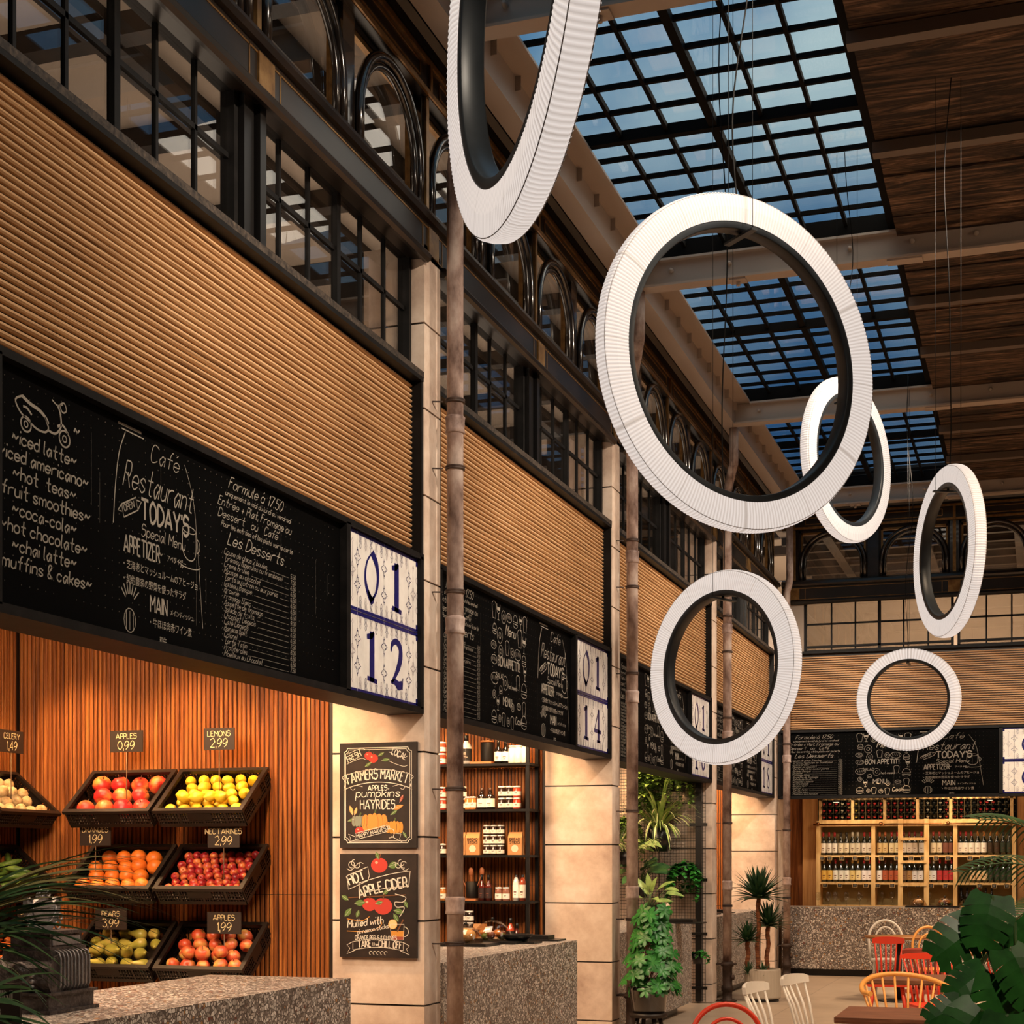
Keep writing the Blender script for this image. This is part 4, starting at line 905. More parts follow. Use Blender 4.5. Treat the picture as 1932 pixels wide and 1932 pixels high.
def fruit_apple(name,mt):
    m=MB(); prof=[]
    for i in range(13):
        a=PI*i/12; r=math.sin(a)*(1-.10*math.cos(a)); h=math.cos(a)*.90-.30*math.exp(-(r/.28)**2)*(1 if a<1.6 else -.75); prof.append((max(r,.0),h))
    m.lathe([(r*.041,-h*.041*1) for r,h in prof],14,caps=False); m.v=[(a,b,-c) for a,b,c in m.v]
    me=m.mesh(name,mt); s=MB().tube([(0,0,.024),(.002,0,.036),(.005,0,.045)],.0016,5).mesh(name+'_stem',mat('stem','5b3a1e',.7)); return me,s
def fmat(n,cols,scale=8,rough=.35,stretch=(1,1,1)): return noisy(n,cols,scale,stretch,rough,spec=.45,random_obj=30,pos=[.32,.5,.68][:len(cols)])
F={}
F['apple']=fruit_apple('red_apple',fmat('red_apple_skin',['d9a04a','cf3a2c','b8232a'],10))
F['apple2']=fruit_apple('striped_apple',fmat('striped_apple_skin',['e0b35a','d8603a','c23f2a'],13))
me=MB(); me.lathe([(0,-.044),(.005,-.042),(.010,-.037),(.022,-.030),(.030,-.015),(.0325,0),(.030,.015),(.022,.030),(.010,.037),(.006,.044),(0,.046)],14,caps=False); F['lemon']=(me.mesh('lemon',fmat('lemon_skin',['d9a81e','e8c02c','efd048'],16)),None)
F['orange']=(MB().sphere((0,0,0),.041,14,10,(1,1,.96)).mesh('orange',fmat('orange_peel',['d9641a','e87a26','ee8a38'],14,.42)),None)
F['nect']=fruit_apple('nectarine',fmat('nectarine_skin',['e08a48','a8262a','6f1620'],14))
m=MB().lathe([(0,-.045),(.018,-.043),(.031,-.030),(.035,-.012),(.031,.008),(.022,.026),(.015,.043),(.011,.058),(.006,.064),(0,.065)],14,caps=False); F['pear']=(m.mesh('pear',fmat('pear_skin',['8f8a34','b7ab4a','c9a85a'],12)),MB().tube([(0,0,.06),(.003,0,.075),(.008,0,.085)],.0018,5).mesh('pear_stem',mat('stem','5b3a1e',.7)))
m=MB().lathe([(0,-.10),(.012,-.095),(.02,-.07),(.022,0),(.020,.06),(.013,.09),(.006,.10),(0,.102)],10,caps=False); F['cuke']=(m.mesh('cucumber',fmat('cucumber_skin',['2c4a1e','55702c','7d9440'],14)),None)
m=MB().lathe([(0,-.085),(.004,-.08),(.010,-.03),(.016,.03),(.019,.06),(.014,.078),(0,.082)],10,caps=False); F['carrot']=(m.mesh('carrot',fmat('carrot_skin',['c4571c','dd7030','e58a4a'],14)),MB().tube([(0,0,.078),(0,0,.095)],.004,5).mesh('carrot_top',M_stem))
m=MB().lathe([(0,-.044),(.018,-.041),(.034,-.028),(.042,-.008),(.039,.014),(.027,.033),(.012,.044),(0,.048)],14,caps=False); F['celery']=(m.mesh('celery_root',fmat('celery_root_skin',['8f7348','c9a873','dcc49a'],26,.7)),None)
NM={'apple':'apple','apple2':'apple','lemon':'lemon','orange':'orange','nect':'nectarine','pear':'pear','cuke':'cucumber','carrot':'carrot','celery':'celery_root'}
CATF={'nectarine':'nectarine','cucumber':'cucumber','celery_root':'celery root'}
ONES=['first','second','third','fourth','fifth','sixth','seventh','eighth','ninth','tenth','eleventh','twelfth','thirteenth','fourteenth','fifteenth','sixteenth','seventeenth','eighteenth','nineteenth']
def nth(i): return ONES[i] if i<19 else ('twentieth' if i==19 else 'twenty-'+ONES[i-20])
RW=['front','second','third','fourth','fifth','sixth','seventh']; ORD=['first','second','third','fourth','fifth','sixth','seventh','eighth','ninth','tenth']
def fill(cr,kind,nx,ny,sc,label,group,lie=0,lay2=0,jz=.0,gap=1.0):
    me,st=F[kind]; M=Matrix.Translation(cr.location)@cr.rotation_euler.to_matrix().to_4x4(); r=random.Random(len(label)*7+nx)
    pts=[]; tags=[]
    W,D=.54,.37
    for j in range(ny):
        n=nx-(j%2)
        for i in range(n): pts.append((-W/2+W*(i+.5+(.5 if j%2 else 0))/nx+r.uniform(-.006,.006),.025+D*(j+.5)/ny+r.uniform(-.005,.005),-.048+r.uniform(-.005,.008))); tags.append('%s row, %s from left'%(RW[j],ORD[i]))
    for j in range(lay2):
        n=nx-2
        for i in range(n): pts.append((-W/2+W*(i+1.5)/nx+r.uniform(-.01,.01),.03+D*(j+1.0)/ny+r.uniform(-.006,.006),-.048+.058*sc+r.uniform(-.004,.006))); tags.append('top layer, %s row, %s from left'%(RW[j],ORD[i]))
    proto=None
    for p,tg in zip(pts,tags):
        q=M@Vector(p)
        if lie: rot=(PI/2+r.uniform(-.3,.3),r.uniform(-.3,.3),r.uniform(-lie,lie)+cr.rotation_euler.z)
        else: rot=(TILT*.6+r.uniform(-.9,.9),r.uniform(-.8,.8),r.uniform(0,6.3))
        if proto is None:
            o=obj(NM[kind],me,None,loc=q,rot=rot); tag(o,label,CATF.get(NM[kind],NM[kind]),group)
            if st: obj('stem',st,None,o)
            proto=o
        else: o=dup(proto,q,rot=rot)
        o['label']=label+', '+tg; s_=sc*r.uniform(.93,1.06); o.scale=(s_,s_,s_)
CX=[-5.545,-4.895]; CY=8.475; CZ=[1.925,1.445,.955]
cw=['upper','middle','lower']
def cl_(row,col,what): return 'black crate of %s, %s %s on the batten wall'%(what,cw[row],['left','right'][col])
c=[[crate(CX[i],CY,CZ[j],0,cl_(j,i,w_)) for i,w_ in enumerate(ws)] for j,ws in enumerate((('large red apples','lemons'),('oranges','nectarines'),('pears','streaked apples')))]
fill(c[0][0],'apple',4,3,1.5,'large red apple in upper left crate','large red apples')
fill(c[0][1],'lemon',6,5,1.12,'yellow lemon','lemons',1.2,1)
fill(c[1][0],'orange',5,4,1.25,'ripe orange under ORANGES sign','oranges')
fill(c[1][1],'nect',9,7,.72,'small dark red nectarine','nectarines')
fill(c[2][0],'pear',5,4,1.15,'speckled yellow-green pear','pears',1.4,1)
fill(c[2][1],'apple2',5,4,1.15,'streaked apple in lower right crate','streaked apples',0,1)
sc_=[crate(-6.085,8.475,z,PI/2,'black crate of %s on the side wall at the left edge, %s row'%(w_,cw[j])) for j,(z,w_) in enumerate(((1.925,'celery roots'),(1.445,'cucumbers'),(.955,'carrots')))]
fill(sc_[0],'celery',5,4,.95,'knobbly cream celery root','celery roots')
fill(sc_[1],'cuke',3,5,1.0,'green cucumber','cucumbers',2.2,2)
fill(sc_[2],'carrot',4,5,1.0,'orange carrot','carrots',1.6,2)
# ---- price signs on wires
def price(x,y,z,w_,h_,l1,l2,zb,rot=WALLB,nm=''):
    t=thing('price_sign',('small dark price sign reading %s %s, on a wire '%(l1,l2))+{'0,99APPLES':'over the large red apples','1,99APPLES':'over the streaked apples'}.get(l2+l1,'above its crate'),'price sign',(x,y,z))
    off=Vector((0,0,0)); ax=rot is WALLB
    M=Matrix.Translation((0,0,0))
    b=MB().box(-w_/2,w_/2,-.004,.004,-h_/2,h_/2) if ax else MB().box(-.004,.004,-w_/2,w_/2,-h_/2,h_/2)
    obj('card',b,mat('price_card','2a1d13',.6),t)
    m=MB(); text(m,l1,0,h_*.12,h_*.24,.0035,0,.95,'c',sp=1.4); text(m,l2,0,-h_*.38,h_*.40,.0042,0,.95,'c',sp=1.4)
    obj('lettering',m.mesh('lettering',mat('price_chalk','e2cf9c',.9)),None,t,loc=(0,-.0055,0) if ax else (.0055,0,0),rot=rot)
    obj('wire',MB().tube([(0,0.0,-h_/2),(0,.0,zb-z)],.003,6),mat('wire','6e5236',.5),t)
for x0,x1,z0,z1,a,b,zb in ((-5.588,-5.351,2.296,2.43,'APPLES','0,99',1.93),(-4.918,-4.705,2.297,2.427,'LEMONS','2,99',1.93),(-5.81,-5.584,1.722,1.826,'ORANGES','1,99',1.45),(-4.89,-4.67,1.698,1.82,'NECTARINES','2,99',1.45),(-5.697,-5.468,1.18,1.304,'PEARS','3,99',.96),(-4.894,-4.66,1.165,1.289,'APPLES','1,99',.96)):
    price((x0+x1)/2,8.6,(z0+z1)/2,x1-x0,.135,a,b,zb)
q=atX(21,1405,-6.15); price(-6.15,q.y,2.36,.24,.14,'CELERY','1,49',2.0,WALLA)
q=atX(52,1730,-6.15); price(-6.15,q.y+.0,1.255,.2,.11,'CARROTS','0,99',.86,WALLA)
# ---- zucchini sign and basket corner on the counter, bottom left
t=thing('price_sign','black sign reading ZUCCHINI at the bottom left corner, leaning in front of the cash register','price sign',(-3.80,5.03,.97))
b=MB().box(-.14,.14,-.006,.006,0,.17); obj('card',b,M_pboard,t); m=MB(); text(m,'ZUCCHINI',0,.10,.045,.006,0,.8,'c'); text(m,'0,99',0,.03,.05,.006,0,.9,'c'); obj('lettering',m.mesh('lettering',M_chalk),None,t,loc=(0,-.0075,0),rot=WALLB)
# ---- antique cash register
RG=thing('cash_register','antique dark metal cash register with an ornate crest on the nearest counter','cash register',(-4.03,5.70,.97),math.radians(2)); RG.scale=(.86,.86,.76)
M_reg=noisy('register_metal',['2a2523','453d3a','655b57'],18,(1,1,1),.42,metal=.35,bump=.5,bscale=40,spec=.5); M_regl=noisy('register_nickel',['6f6a6a','8f8a88','aba6a3'],10,(1,1,1),.38,metal=.5,bump=.2,bscale=60)
w2,d2=.155,.20
obj('base_drawer',MB().box(-w2-.02,w2+.02,-d2-.02,d2+.02,0,.02).box(-w2,w2,-d2,d2,.02,.10).box(-w2-.015,w2+.015,-d2-.015,d2+.015,.10,.115),M_reg,RG)
m=MB().box(-w2+.02,w2-.02,-d2+.05,d2-.01,.115,.34); obj('cabinet',m,M_reg,RG)
# curved key side (towards -x) and ribbed roll front (towards the hall side)
m=MB(); prof=[(-d2+.03,.115),(-d2+.0,.17),(-d2+.02,.25),(-d2+.07,.31),(-d2+.12,.33),(-d2+.12,.115)]
m.prism(prof,-w2+.005,w2-.005,'x'); obj('key_bank',m,M_reg,RG)
m=MB()
for i in range(9):
    y=-d2+.10+i*.032; m.tube([(w2-.012,y,.118),(w2+.004,y,.15),(w2+.004,y,.30),(w2-.006,y,.33),(w2-.04,y,.345)],.0045,6)
obj('ribs',m,M_regl,RG)
obj('top_box',MB().box(-w2+.03,w2-.03,-d2+.06,d2-.02,.34,.36).box(-w2+.045,w2-.045,-d2+.08,d2-.04,.36,.43).box(-w2+.03,w2-.03,-d2+.06,d2-.02,.43,.45),M_reg,RG)
obj('price_window',MB().box(w2-.046,w2-.040,-d2+.10,d2-.06,.37,.42),M_regl,RG)
cr=MB()
base=[(-.07,.45),(.07,.45),(.12,.50),(.145,.57),(.14,.635),(.115,.63),(.09,.60),(.04,.625),(.025,.665),(0,.70),(-.025,.665),(-.04,.625),(-.09,.60),(-.115,.63),(-.14,.635),(-.145,.57),(-.12,.50)]
cr.prism([(y-.02,z) for y,z in base],-.012,.012,'x'); obj('crest',cr,M_regl,RG)
m=MB()
for a_ in (-1,1):
    for cy,cz,rr in ((.115,.475,.024),(.135,.52,.018),(.125,.61,.020),(.03,.65,.015)): m.tube([(.016,-.02+a_*cy+rr*math.cos(t*PI/6),cz+rr*math.sin(t*PI/6)) for t in range(12)],.005,6,True)
m.tube([(.016,-.02+.10*math.cos(PI+PI*t/10),.585+.10*math.sin(PI+PI*t/10)) for t in range(11)],.005,6); obj('scrollwork',m,M_regl,RG)
m=MB().lathe([(0,.0),(.045,0),(.05,.006),(.04,.012),(.02,.012),(.018,.02),(0,.022)],18,(-.0,-d2+.0,.235),'y'); m.v=[(a,2*(-d2)-b,c) for a,b,c in m.v]; obj('medallion',m,M_gold if False else M_reg,RG)
for i in range(3):
    obj('key_button',MB().lathe([(0,-.012),(.011,-.012),(.011,0),(0,.0)],12,(.07+.0*i,-d2-.004-.0*i,.15+.03*i),'y'),M_regl,RG)
# ---- pantry shelves in the second stall (facing us, on the batten wall)
SY0,SY1=12.93,13.22
t=thing('shelving_unit','dark open metal shelving unit holding jars and bottles in the second stall','shelf',(-5.2,13.08,0))
for x in (-4.227,-5.25,-6.3): obj('post',MB().box(x-.015,x+.015,SY0,SY0+.03,0,2.9).box(x-.015,x+.015,SY1-.03,SY1,0,2.7),M_black,t,world=True)
SZ=[2.465,2.065,1.665,1.262,.86]
for z in SZ: obj('shelf',MB().box(-6.35,-4.205,SY0-.005,SY1,z-.022,z),M_black,t,world=True)
def z4(x,y): return (620+x*.30637,1340+y*.30637)
def label_(mb,r,z0,z1,dy=0): mb.lathe([(r,z0),(r,z1)],14,caps=False)
def jar(col,lab='efe8dc',r=.036,h=.085,lid='e8e2d8',kind='jar'):
    t=thing(kind,'','jar',(0,0,0)); obj('glass_body',MB().lathe([(0,0),(r*.92,0),(r,.006),(r,h*.86),(r*.86,h*.95),(r*.86,h)],14),mat('jar_'+col,col,.12,spec=.7),t)
    obj('lid',MB().lathe([(r*.92,h),(r*.92,h+.014),(0,h+.016)],14),mat('jar_lid_'+lid,lid,.4),t)
    if lab:
        m=MB(); m.lathe([(r+.0008,h*.18),(r+.0008,h*.62)],14,caps=False); l_=obj('label',m,mat('jar_label','e9e2d4',.7),t); 
        q=MB(); q.box(-.012,.012,-r-.002,-r-.0012,h*.46,h*.50); q.box(-.008,.008,-r-.002,-r-.0012,h*.38,h*.41); obj('print',q,mat('ink','2a2622',.7),l_)
    return t
def bottle(col,r=.037,h=.24,lab='eee6d6',cap='1a1614',neck=.36,kind='bottle',cat='bottle'):
    t=thing(kind,'',cat,(0,0,0)); hn=h*(1-neck)
    obj('glass_body',MB().lathe([(0,0),(r,.003),(r,hn*.86),(r*.8,hn),(r*.42,hn*1.16),(r*.36,h*.88),(r*.38,h)],14),mat('bottle_'+col,col,.1,spec=.7,coat=.5),t)
    obj('capsule',MB().lathe([(r*.42,h*.82),(r*.42,h+.004),(0,h+.006)],12),mat('capsule_'+cap,cap,.4),t)
    if lab:
        m=MB(); m.lathe([(r+.0009,hn*.16),(r+.0009,hn*.80)],16,caps=False); l_=obj('label',m,mat('bottle_label_'+lab,lab,.7),t)
        q=MB(); q.box(-r*.4,r*.4,-r-.0025,-r-.0012,hn*.42,hn*.47); q.box(-r*.25,r*.25,-r-.0025,-r-.0012,hn*.3,hn*.33); obj('print',q,mat('ink2','6a3a2a',.7),l_)
    return t
def put(root,x,y,z,label,group=None,first=[]):
    if 'used' not in root: root['used']=1; root.location=(x,y,z); root['label']=label; 
    else: root=dup(root,(x,y,z),label=label)
    if group: root['group']=group
    return root
def fin(): 
    for o in bpy.data.objects:
        if 'used' in o: del o['used']
PX=lambda xz: atY(620+xz*.30637,1500,SY0+.06).x
JD=jar('2b1c14',kind='preserve_jar'); JR=jar('b0402a',kind='preserve_jar'); JO=jar('b87838',r=.03,h=.10,kind='spice_jar'); JP=jar('8a5a48',r=.032,h=.105,kind='spice_jar')
BK=bottle('15110d',r=.035,h=.20); BT=bottle('1c120c',r=.042,h=.185,cap='3a2216'); BW=bottle('e9e2d6',r=.05,h=.25,lab='1d1a17',cap='1a1614',neck=.32,kind='oil_bottle'); BR=bottle('5c1c12',r=.03,h=.225,lab='2a1410',cap='14100e')
WJ=jar('e9e2d4',lab=None,r=.036,h=.14,kind='canister')
rowY=SY0+.06
# top shelf
for x in (848,): put(BW,PX(x),rowY,SZ[0],'white oil bottle lettered OIL on the top pantry shelf')
m=MB(); text(m,'OIL',0,0,.045,.008,0,.8,'c'); 
for o in bpy.data.objects:
    if o.name.startswith('oil_bottle'): obj('lettering',m.mesh('lettering',M_chalk),None,o,loc=(0,-.0525,.06),rot=WALLB)
for i,x in enumerate((1045,1090)): put(BK,PX(x),rowY,SZ[0],'dark bottle with white label on the top pantry shelf, %s of two'%['left','right'][i],'dark bottles on the top pantry shelf')
for i,x in enumerate((1132,1172,1212)): put(WJ,PX(x),rowY,SZ[0],'pale canister at the right end of the top pantry shelf, %s of three'%['left','middle','right'][i],'pale canisters on the top pantry shelf')
def utensil_pot(x,z,n,label):
    t=thing('utensil_pot',label,'pot',(x,rowY+.02,z)); obj('pot_body',MB().lathe([(0,0),(.05,0),(.053,.01),(.055,.15),(.050,.15),(.047,.02),(0,.02)],20),M_black,t)
    for i in range(n):
        a=-.5+i*.45; s=thing('wooden_spoon','wooden spoon standing in the black pot on the lower pantry shelf, %s'%['left','middle','right'][i],'spoon',(x-.02+.02*i,rowY+.02,z+.02),group='wooden spoons')
        obj('handle',MB().tube([(0,0,0),(.14*math.sin(a)*1.2,0,.18)],.005,6),mat('spoon_wood','9c5a32',.6),s); obj('bowl',MB().sphere((.14*math.sin(a)*1.35,0,.215),.03,10,8,(.8,.35,1.3)),mat('spoon_wood','9c5a32',.6),s)
o=tag(obj('cutting_board',MB().box(PX(880),PX(1010),SY0+.02,SY1-.06,SZ[0]+.001,SZ[0]+.02),mat('board_wood','a8683a',.6)),'wooden board under the tall pot on the top pantry shelf','board')
t=thing('storage_pot','tall black pot on a wooden board, top pantry shelf','pot',(PX(970),rowY+.03,SZ[0]+.02)); obj('pot_body',MB().lathe([(0,0),(.055,0),(.058,.01),(.058,.16),(.053,.17),(0,.17)],20),M_black,t); obj('lid',MB().lathe([(0,.17),(.06,.17),(.06,.185),(0,.19)],20),mat('board_wood','a8683a',.6),t)
# second shelf
for i,x in enumerate((857,889)): put(JO,PX(x),rowY,SZ[1],'tall jar of dried spice on the second pantry shelf, %s of the pair'%['left','right'][i],'tall spice jars')
for i,x in enumerate((944,996)): put(BT,PX(x),rowY,SZ[1],'squat dark brown bottle with a cork on the second pantry shelf, %s of two'%['left','right'][i],'squat bottles')
wd=['lower','upper','topmost']; cn=['left','middle','right']
for j in range(2):
    for i,x in enumerate((1068,1114,1160)): put(JR if i==2 else JD,PX(x),rowY,SZ[1]+.102*j,'%s jar of %s preserve in the stack of six, %s column'%(wd[j],'red' if i==2 else 'dark',cn[i]),'stacked preserve jars on the second shelf')
for j in range(2):
    for i,x in enumerate((700,826)): put(JR if i==0 else JD,PX(x),rowY,SZ[1]+.102*j,'%s preserve jar glimpsed %s the rusty downpipe, second pantry shelf'%(wd[j],['left of','right of'][i]),'stacked preserve jars on the second shelf')
for j in range(2): put(JR,PX(700),rowY,SZ[0]+.102*j,'%s red jar between the first pillar and downpipe, top pantry shelf'%wd[j],'stacked preserve jars on the second shelf')
# third shelf: bread stick bags and a stack of nine
def bag():
    t=thing('breadstick_bag','','bag',(0,0,0)); m=MB(); W,D,H=.065,.03,.20
    m.add([(-W,-D,0),(W,-D,0),(W,D,0),(-W,D,0),(-W,-D,H*.75),(W,-D,H*.75),(W,D,H*.75),(-W,D,H*.75),(-W+.004,-.003,H),(W-.004,-.003,H),(W-.004,.003,H),(-W+.004,.003,H)],[(0,3,2,1),(0,1,5,4),(1,2,6,5),(2,3,7,6),(3,0,4,7),(4,5,9,8),(5,6,10,9),(6,7,11,10),(7,4,8,11),(8,9,10,11)])
    obj('paper_bag',m,mat('kraft_paper','b8824e',.75),t)
    m=MB(); text(m,'BREAD',0,.125,.022,.0045,0,.95,'c'); text(m,'STICKS',0,.098,.022,.0045,0,.85,'c'); obj('lettering',m.mesh('lettering',mat('ink3','2c1c12',.8)),None,t,loc=(0,-.0312,0),rot=WALLB)
    m=MB(); m.poly([(.032*math.cos(2*PI*i/20),.055+.032*math.sin(2*PI*i/20)) for i in range(20)]); obj('window',m.mesh('window',mat('bag_window','d9c9ad',.5)),None,t,loc=(0,-.0311,0),rot=WALLB)
    return t
BG=bag()
for i,x in enumerate((805,893,1153)): put(BG,PX(x),rowY,SZ[2],['paper BREAD STICKS bag half hidden behind the downpipe','paper BREAD STICKS bag just right of the downpipe','paper BREAD STICKS bag at the right end of the third shelf'][i],'paper bags of bread sticks')
for j in range(3):
    for i,x in enumerate((975,1018,1061)): put(JD,PX(x),rowY,SZ[2]+.088*j,'%s small dark jar in the block of nine on the third shelf, %s column'%(wd[j],cn[i]),'block of nine small jars').scale=(.93,.93,.87)
put(JD,PX(700),rowY,SZ[2],'dark jar between the first pillar and the downpipe, third pantry shelf')
# fourth shelf
o=tag(obj('cutting_board',MB().box(PX(790),PX(920),SY0+.0,SY1-.06,SZ[3]+.001,SZ[3]+.02),mat('board_wood','a8683a',.6)),'wooden board under the spoon pot on the fourth pantry shelf','board')
utensil_pot(PX(878),SZ[3]+.02,3,'black pot of wooden spoons on the fourth pantry shelf')
for i,x in enumerate((944,985)): put(BR,PX(x),rowY,SZ[3],'slim dark red sauce bottle on the fourth pantry shelf, %s of two'%['left','right'][i],'slim sauce bottles')
for i,x in enumerate((1047,1093)): put(JP,PX(x),rowY,SZ[3],'jar of speckled peppercorn mix on the fourth pantry shelf, %s of two'%['left','right'][i],'peppercorn jars')
W1=bottle('efe9dd',r=.028,h=.225,lab='f3eee4',cap='1a1614',neck=.2,kind='sauce_bottle'); put(W1,PX(1154),rowY,SZ[3],'white bottle with black cap at the right end of the fourth pantry shelf')
W2=bottle('a5482c',r=.030,h=.225,lab='eee6d6',cap='1a1614',neck=.2,kind='sauce_bottle'); put(W2,PX(1195),rowY,SZ[3],'red spice mill bottle with black cap, rightmost on the fourth pantry shelf')
put(JO,PX(703),rowY,SZ[3],'spice jar between the first pillar and the downpipe, fourth pantry shelf')
# lowest shelf
for j in range(3):
    for i,x in enumerate((826,850)): put(JD,PX(x)+.004*i*0+.03*i,rowY,SZ[4]+.01+.102*j,'%s dark jar right of the downpipe on the lowest pantry shelf, %s column'%(wd[j],['left','right'][i]),'jars on the lowest pantry shelf')
HS=bottle('b8401c',r=.038,h=.23,lab='1f1a16',cap='15110e',neck=.35,kind='sauce_bottle'); put(HS,PX(1120),rowY,SZ[4]+.02,'orange-red hot sauce bottle behind the counter bowl')
put(BR,PX(1160),rowY,SZ[4]-.02,'small dark bottle right of the hot sauce on the lowest pantry shelf')
put(JP,PX(1068),rowY,SZ[4]+.02,'reddish spice jar left of the hot sauce on the lowest pantry shelf'); put(JO,PX(1022),rowY,SZ[4]+.02,'spice jar partly behind the glass food dome')
put(BG,PX(935),rowY,SZ[4],'paper bag behind the larger glass food dome')
# ---- counter trays with glass domes, bowls
M_dome=glassmat('dome_glass','f2e6d8',.10)
def dome(x,y,z,r,label,food,tray=.24):
    t=thing('food_tray','black slate tray under the %s'%label.split(',')[0],'tray',(x,y,z)); obj('slab',MB().box(-r-.05,r+.09,-r-.04,r+.04,0.0,.022),M_steelblk,t)
    f=thing('bread_loaf' if food=='loaf' else 'salad_heap','%s inside the %s'%('pale round loaf' if food=='loaf' else 'leafy food',label.split(',')[0]),'food',(x,y,z+.022))
    if food=='loaf': obj('crust',MB().sphere((0,0,r*.42),r*.55,16,10,(1.1,1,.75)),mat('loaf_crust','c49a5c',.6),f)
    else:
        for i in range(9):
            a=i*.7; obj('leafy_piece',MB().sphere((r*.5*math.cos(a),r*.5*math.sin(a),.03+.012*(i%3)),.035,8,6,(1,.8,.8)),[mat('lf_g','4a5c22',.5),mat('lf_b','5c2f1c',.5),mat('lf_o','a86a2c',.5)][i%3],f)
    d=thing('glass_dome',label,'glass dome',(x,y,z+.022)); m=MB(); m.lathe([(r,0)]+[(r*math.cos(a*PI/20),r*1.0*math.sin(a*PI/20)) for a in range(1,10)]+[(.0,r)],24,caps=False)
    obj('dome_glass',m,M_dome,d); obj('knob',MB().sphere((0,0,r+.012),.014,10,8),M_steelblk,d)
q=atZ(620+860*.30637,1340+1450*.30637,.97); dome(q.x-.02,q.y,.971,.13,'left glass dome on the pantry counter','loaf')
q=atZ(620+985*.30637,1340+1440*.30637,.97); dome(q.x-.02,q.y+.15,.971,.155,'right glass dome on the pantry counter','salad')
def bowl(x,y,z,r,label,m_=None):
    t=thing('serving_bowl',label,'bowl',(x,y,z)); obj('bowl_body',MB().lathe([(0,0),(r*.45,0),(r*.75,.02),(r,.055),(r*.97,.057),(r*.7,.028),(0,.014)],26),m_ or M_steelblk,t)
q=atZ(620+1160*.30637,1340+1435*.30637,.97)
tag(obj('serving_board',MB().box(q.x-.12,q.x+.17,q.y-.10,q.y+.12,.971,.985),M_steelblk),'black board under the wide bowl on the pantry counter','board'); bowl(q.x,q.y,.9855,.13,'wide black bowl on the pantry counter')
q=atZ(620+1300*.30637,1340+1425*.30637,.97); tag(obj('serving_tray',MB().box(-.19,.19,-.11,.11,0,.014).box(-.16,.10,-.09,.09,.014,.045),M_steelblk,loc=(q.x-.05,q.y+.15,.9705)),'stacked black trays at the right end of the pantry counter','tray')
for o in [o for o in bpy.data.objects if o.name=='serving_tray']: pass
# ---- counters 3 and 4: trays
q=atZ(1235,1757,.97); tag(obj('serving_tray',MB().box(-.22,.22,-.12,.12,0,.014).box(-.16,.12,-.09,.09,.014,.045),M_steelblk,loc=(q.x-.15,15.9,.9705)),'stacked black trays on the plant stall counter','tray')
tag(obj('serving_tray',MB().box(-.24,.24,-.12,.12,0,.014).box(-.16,.16,-.09,.09,.014,.045),M_steelblk,loc=(-3.86,19.3,.9705)),'stacked black trays on the last left counter, behind the third downpipe','tray')
dome(-3.9,18.7,.971,.12,'small glass dome on the last left counter, beside the third downpipe','loaf')
# ---- wine shelves on the far wall
WY=23.50
def z6(x,y): return (1440+x*.30635,1340+y*.30604)
def WX(x): return atY(z6(x,0)[0],1600,WY).x
def WZ(y,x=700): return atY(*z6(x,y),WY).z
wx0,wx1=WX(343),WX(1552); zs={n:WZ(y,900) for n,y in (('top',545),('rk0',672),('rail',705),('s1',893),('s2',1062),('bot',1215))}
zs['bot']=.80
t=thing('wine_shelf','pale wooden wall of wine shelves behind the far bar','shelf',((wx0+wx1)/2,WY+.15,0))
def SB(n,*b): return obj(n,MB().box(*b),M_shelfwood,t,world=True)
for x in (340,678,1183,1545): SB('upright',WX(x)-.028,WX(x)+.028,WY-.02,WY+.30,.4,zs['rail'])
for z in (zs['s1'],zs['s2']): SB('shelf',wx0,wx1,WY-.01,WY+.30,z-.03,z)
SB('shelf',wx0-.03,wx1+.03,WY-.03,WY+.30,zs['rail']-.02,zs['rk0']-.015)
obj('back_panel',MB().box(wx0,wx1,WY+.29,WY+.31,.4,zs['rail']),mat('shelf_back','8f7a48',.6),t,world=True)
for x in (352,550,748,950,1155,1530): SB('rack_upright',WX(x)-.022,WX(x)+.022,WY+.0,WY+.30,zs['rk0']-.02,2.75)
SB('rack_shelf',wx0,wx1,WY,WY+.3,zs['top']-.01,zs['top']+.035)
SB('rack_shelf',wx0,wx1,WY-.005,WY+.3,zs['rk0']-.03,zs['rk0'])
obj('rack_back',MB().box(wx0,wx1,WY+.28,WY+.3,zs['rk0'],2.75),mat('rack_dark','0c0a08',.8),t,world=True)
caps=[360+0]*0
xs1=[372,409,447,486,522, 571,609,648,685,722, 770,808,847,886,923, 975,1013,1052,1090,1128, 1180,1220,1259,1299,1338,1378,1417,1458,1500]
gm=MB()
for a,b in ((352,550),(550,748),(748,950),(950,1155),(1155,1530)):
    n=5 if b-a<300 else 9
    for i in range(1,n): x=WX(a+(b-a)*i/n); gm.box(x-.003,x+.003,WY+.01,WY+.02,zs['rk0'],zs['top'])
for j in (1,2): z=zs['rk0']+(zs['top']-zs['rk0'])*j/3; gm.box(wx0,wx1,WY+.01,WY+.02,z-.003,z+.003)
obj('rack_wire_grid',gm,mat('rack_wire','5a4a26',.4,metal=.5),t,world=True)
wb={}
capc=['a02c2c']*3+['d8c9a4','c23a36']; cseq='rrrwr yrrrr RrrRr KwKwr RrKKrrrKK'.replace(' ','')
CCOL={'r':'d8403c','R':'a03028','w':'f0e2c0','y':'ecd060','K':'3c3a30'}
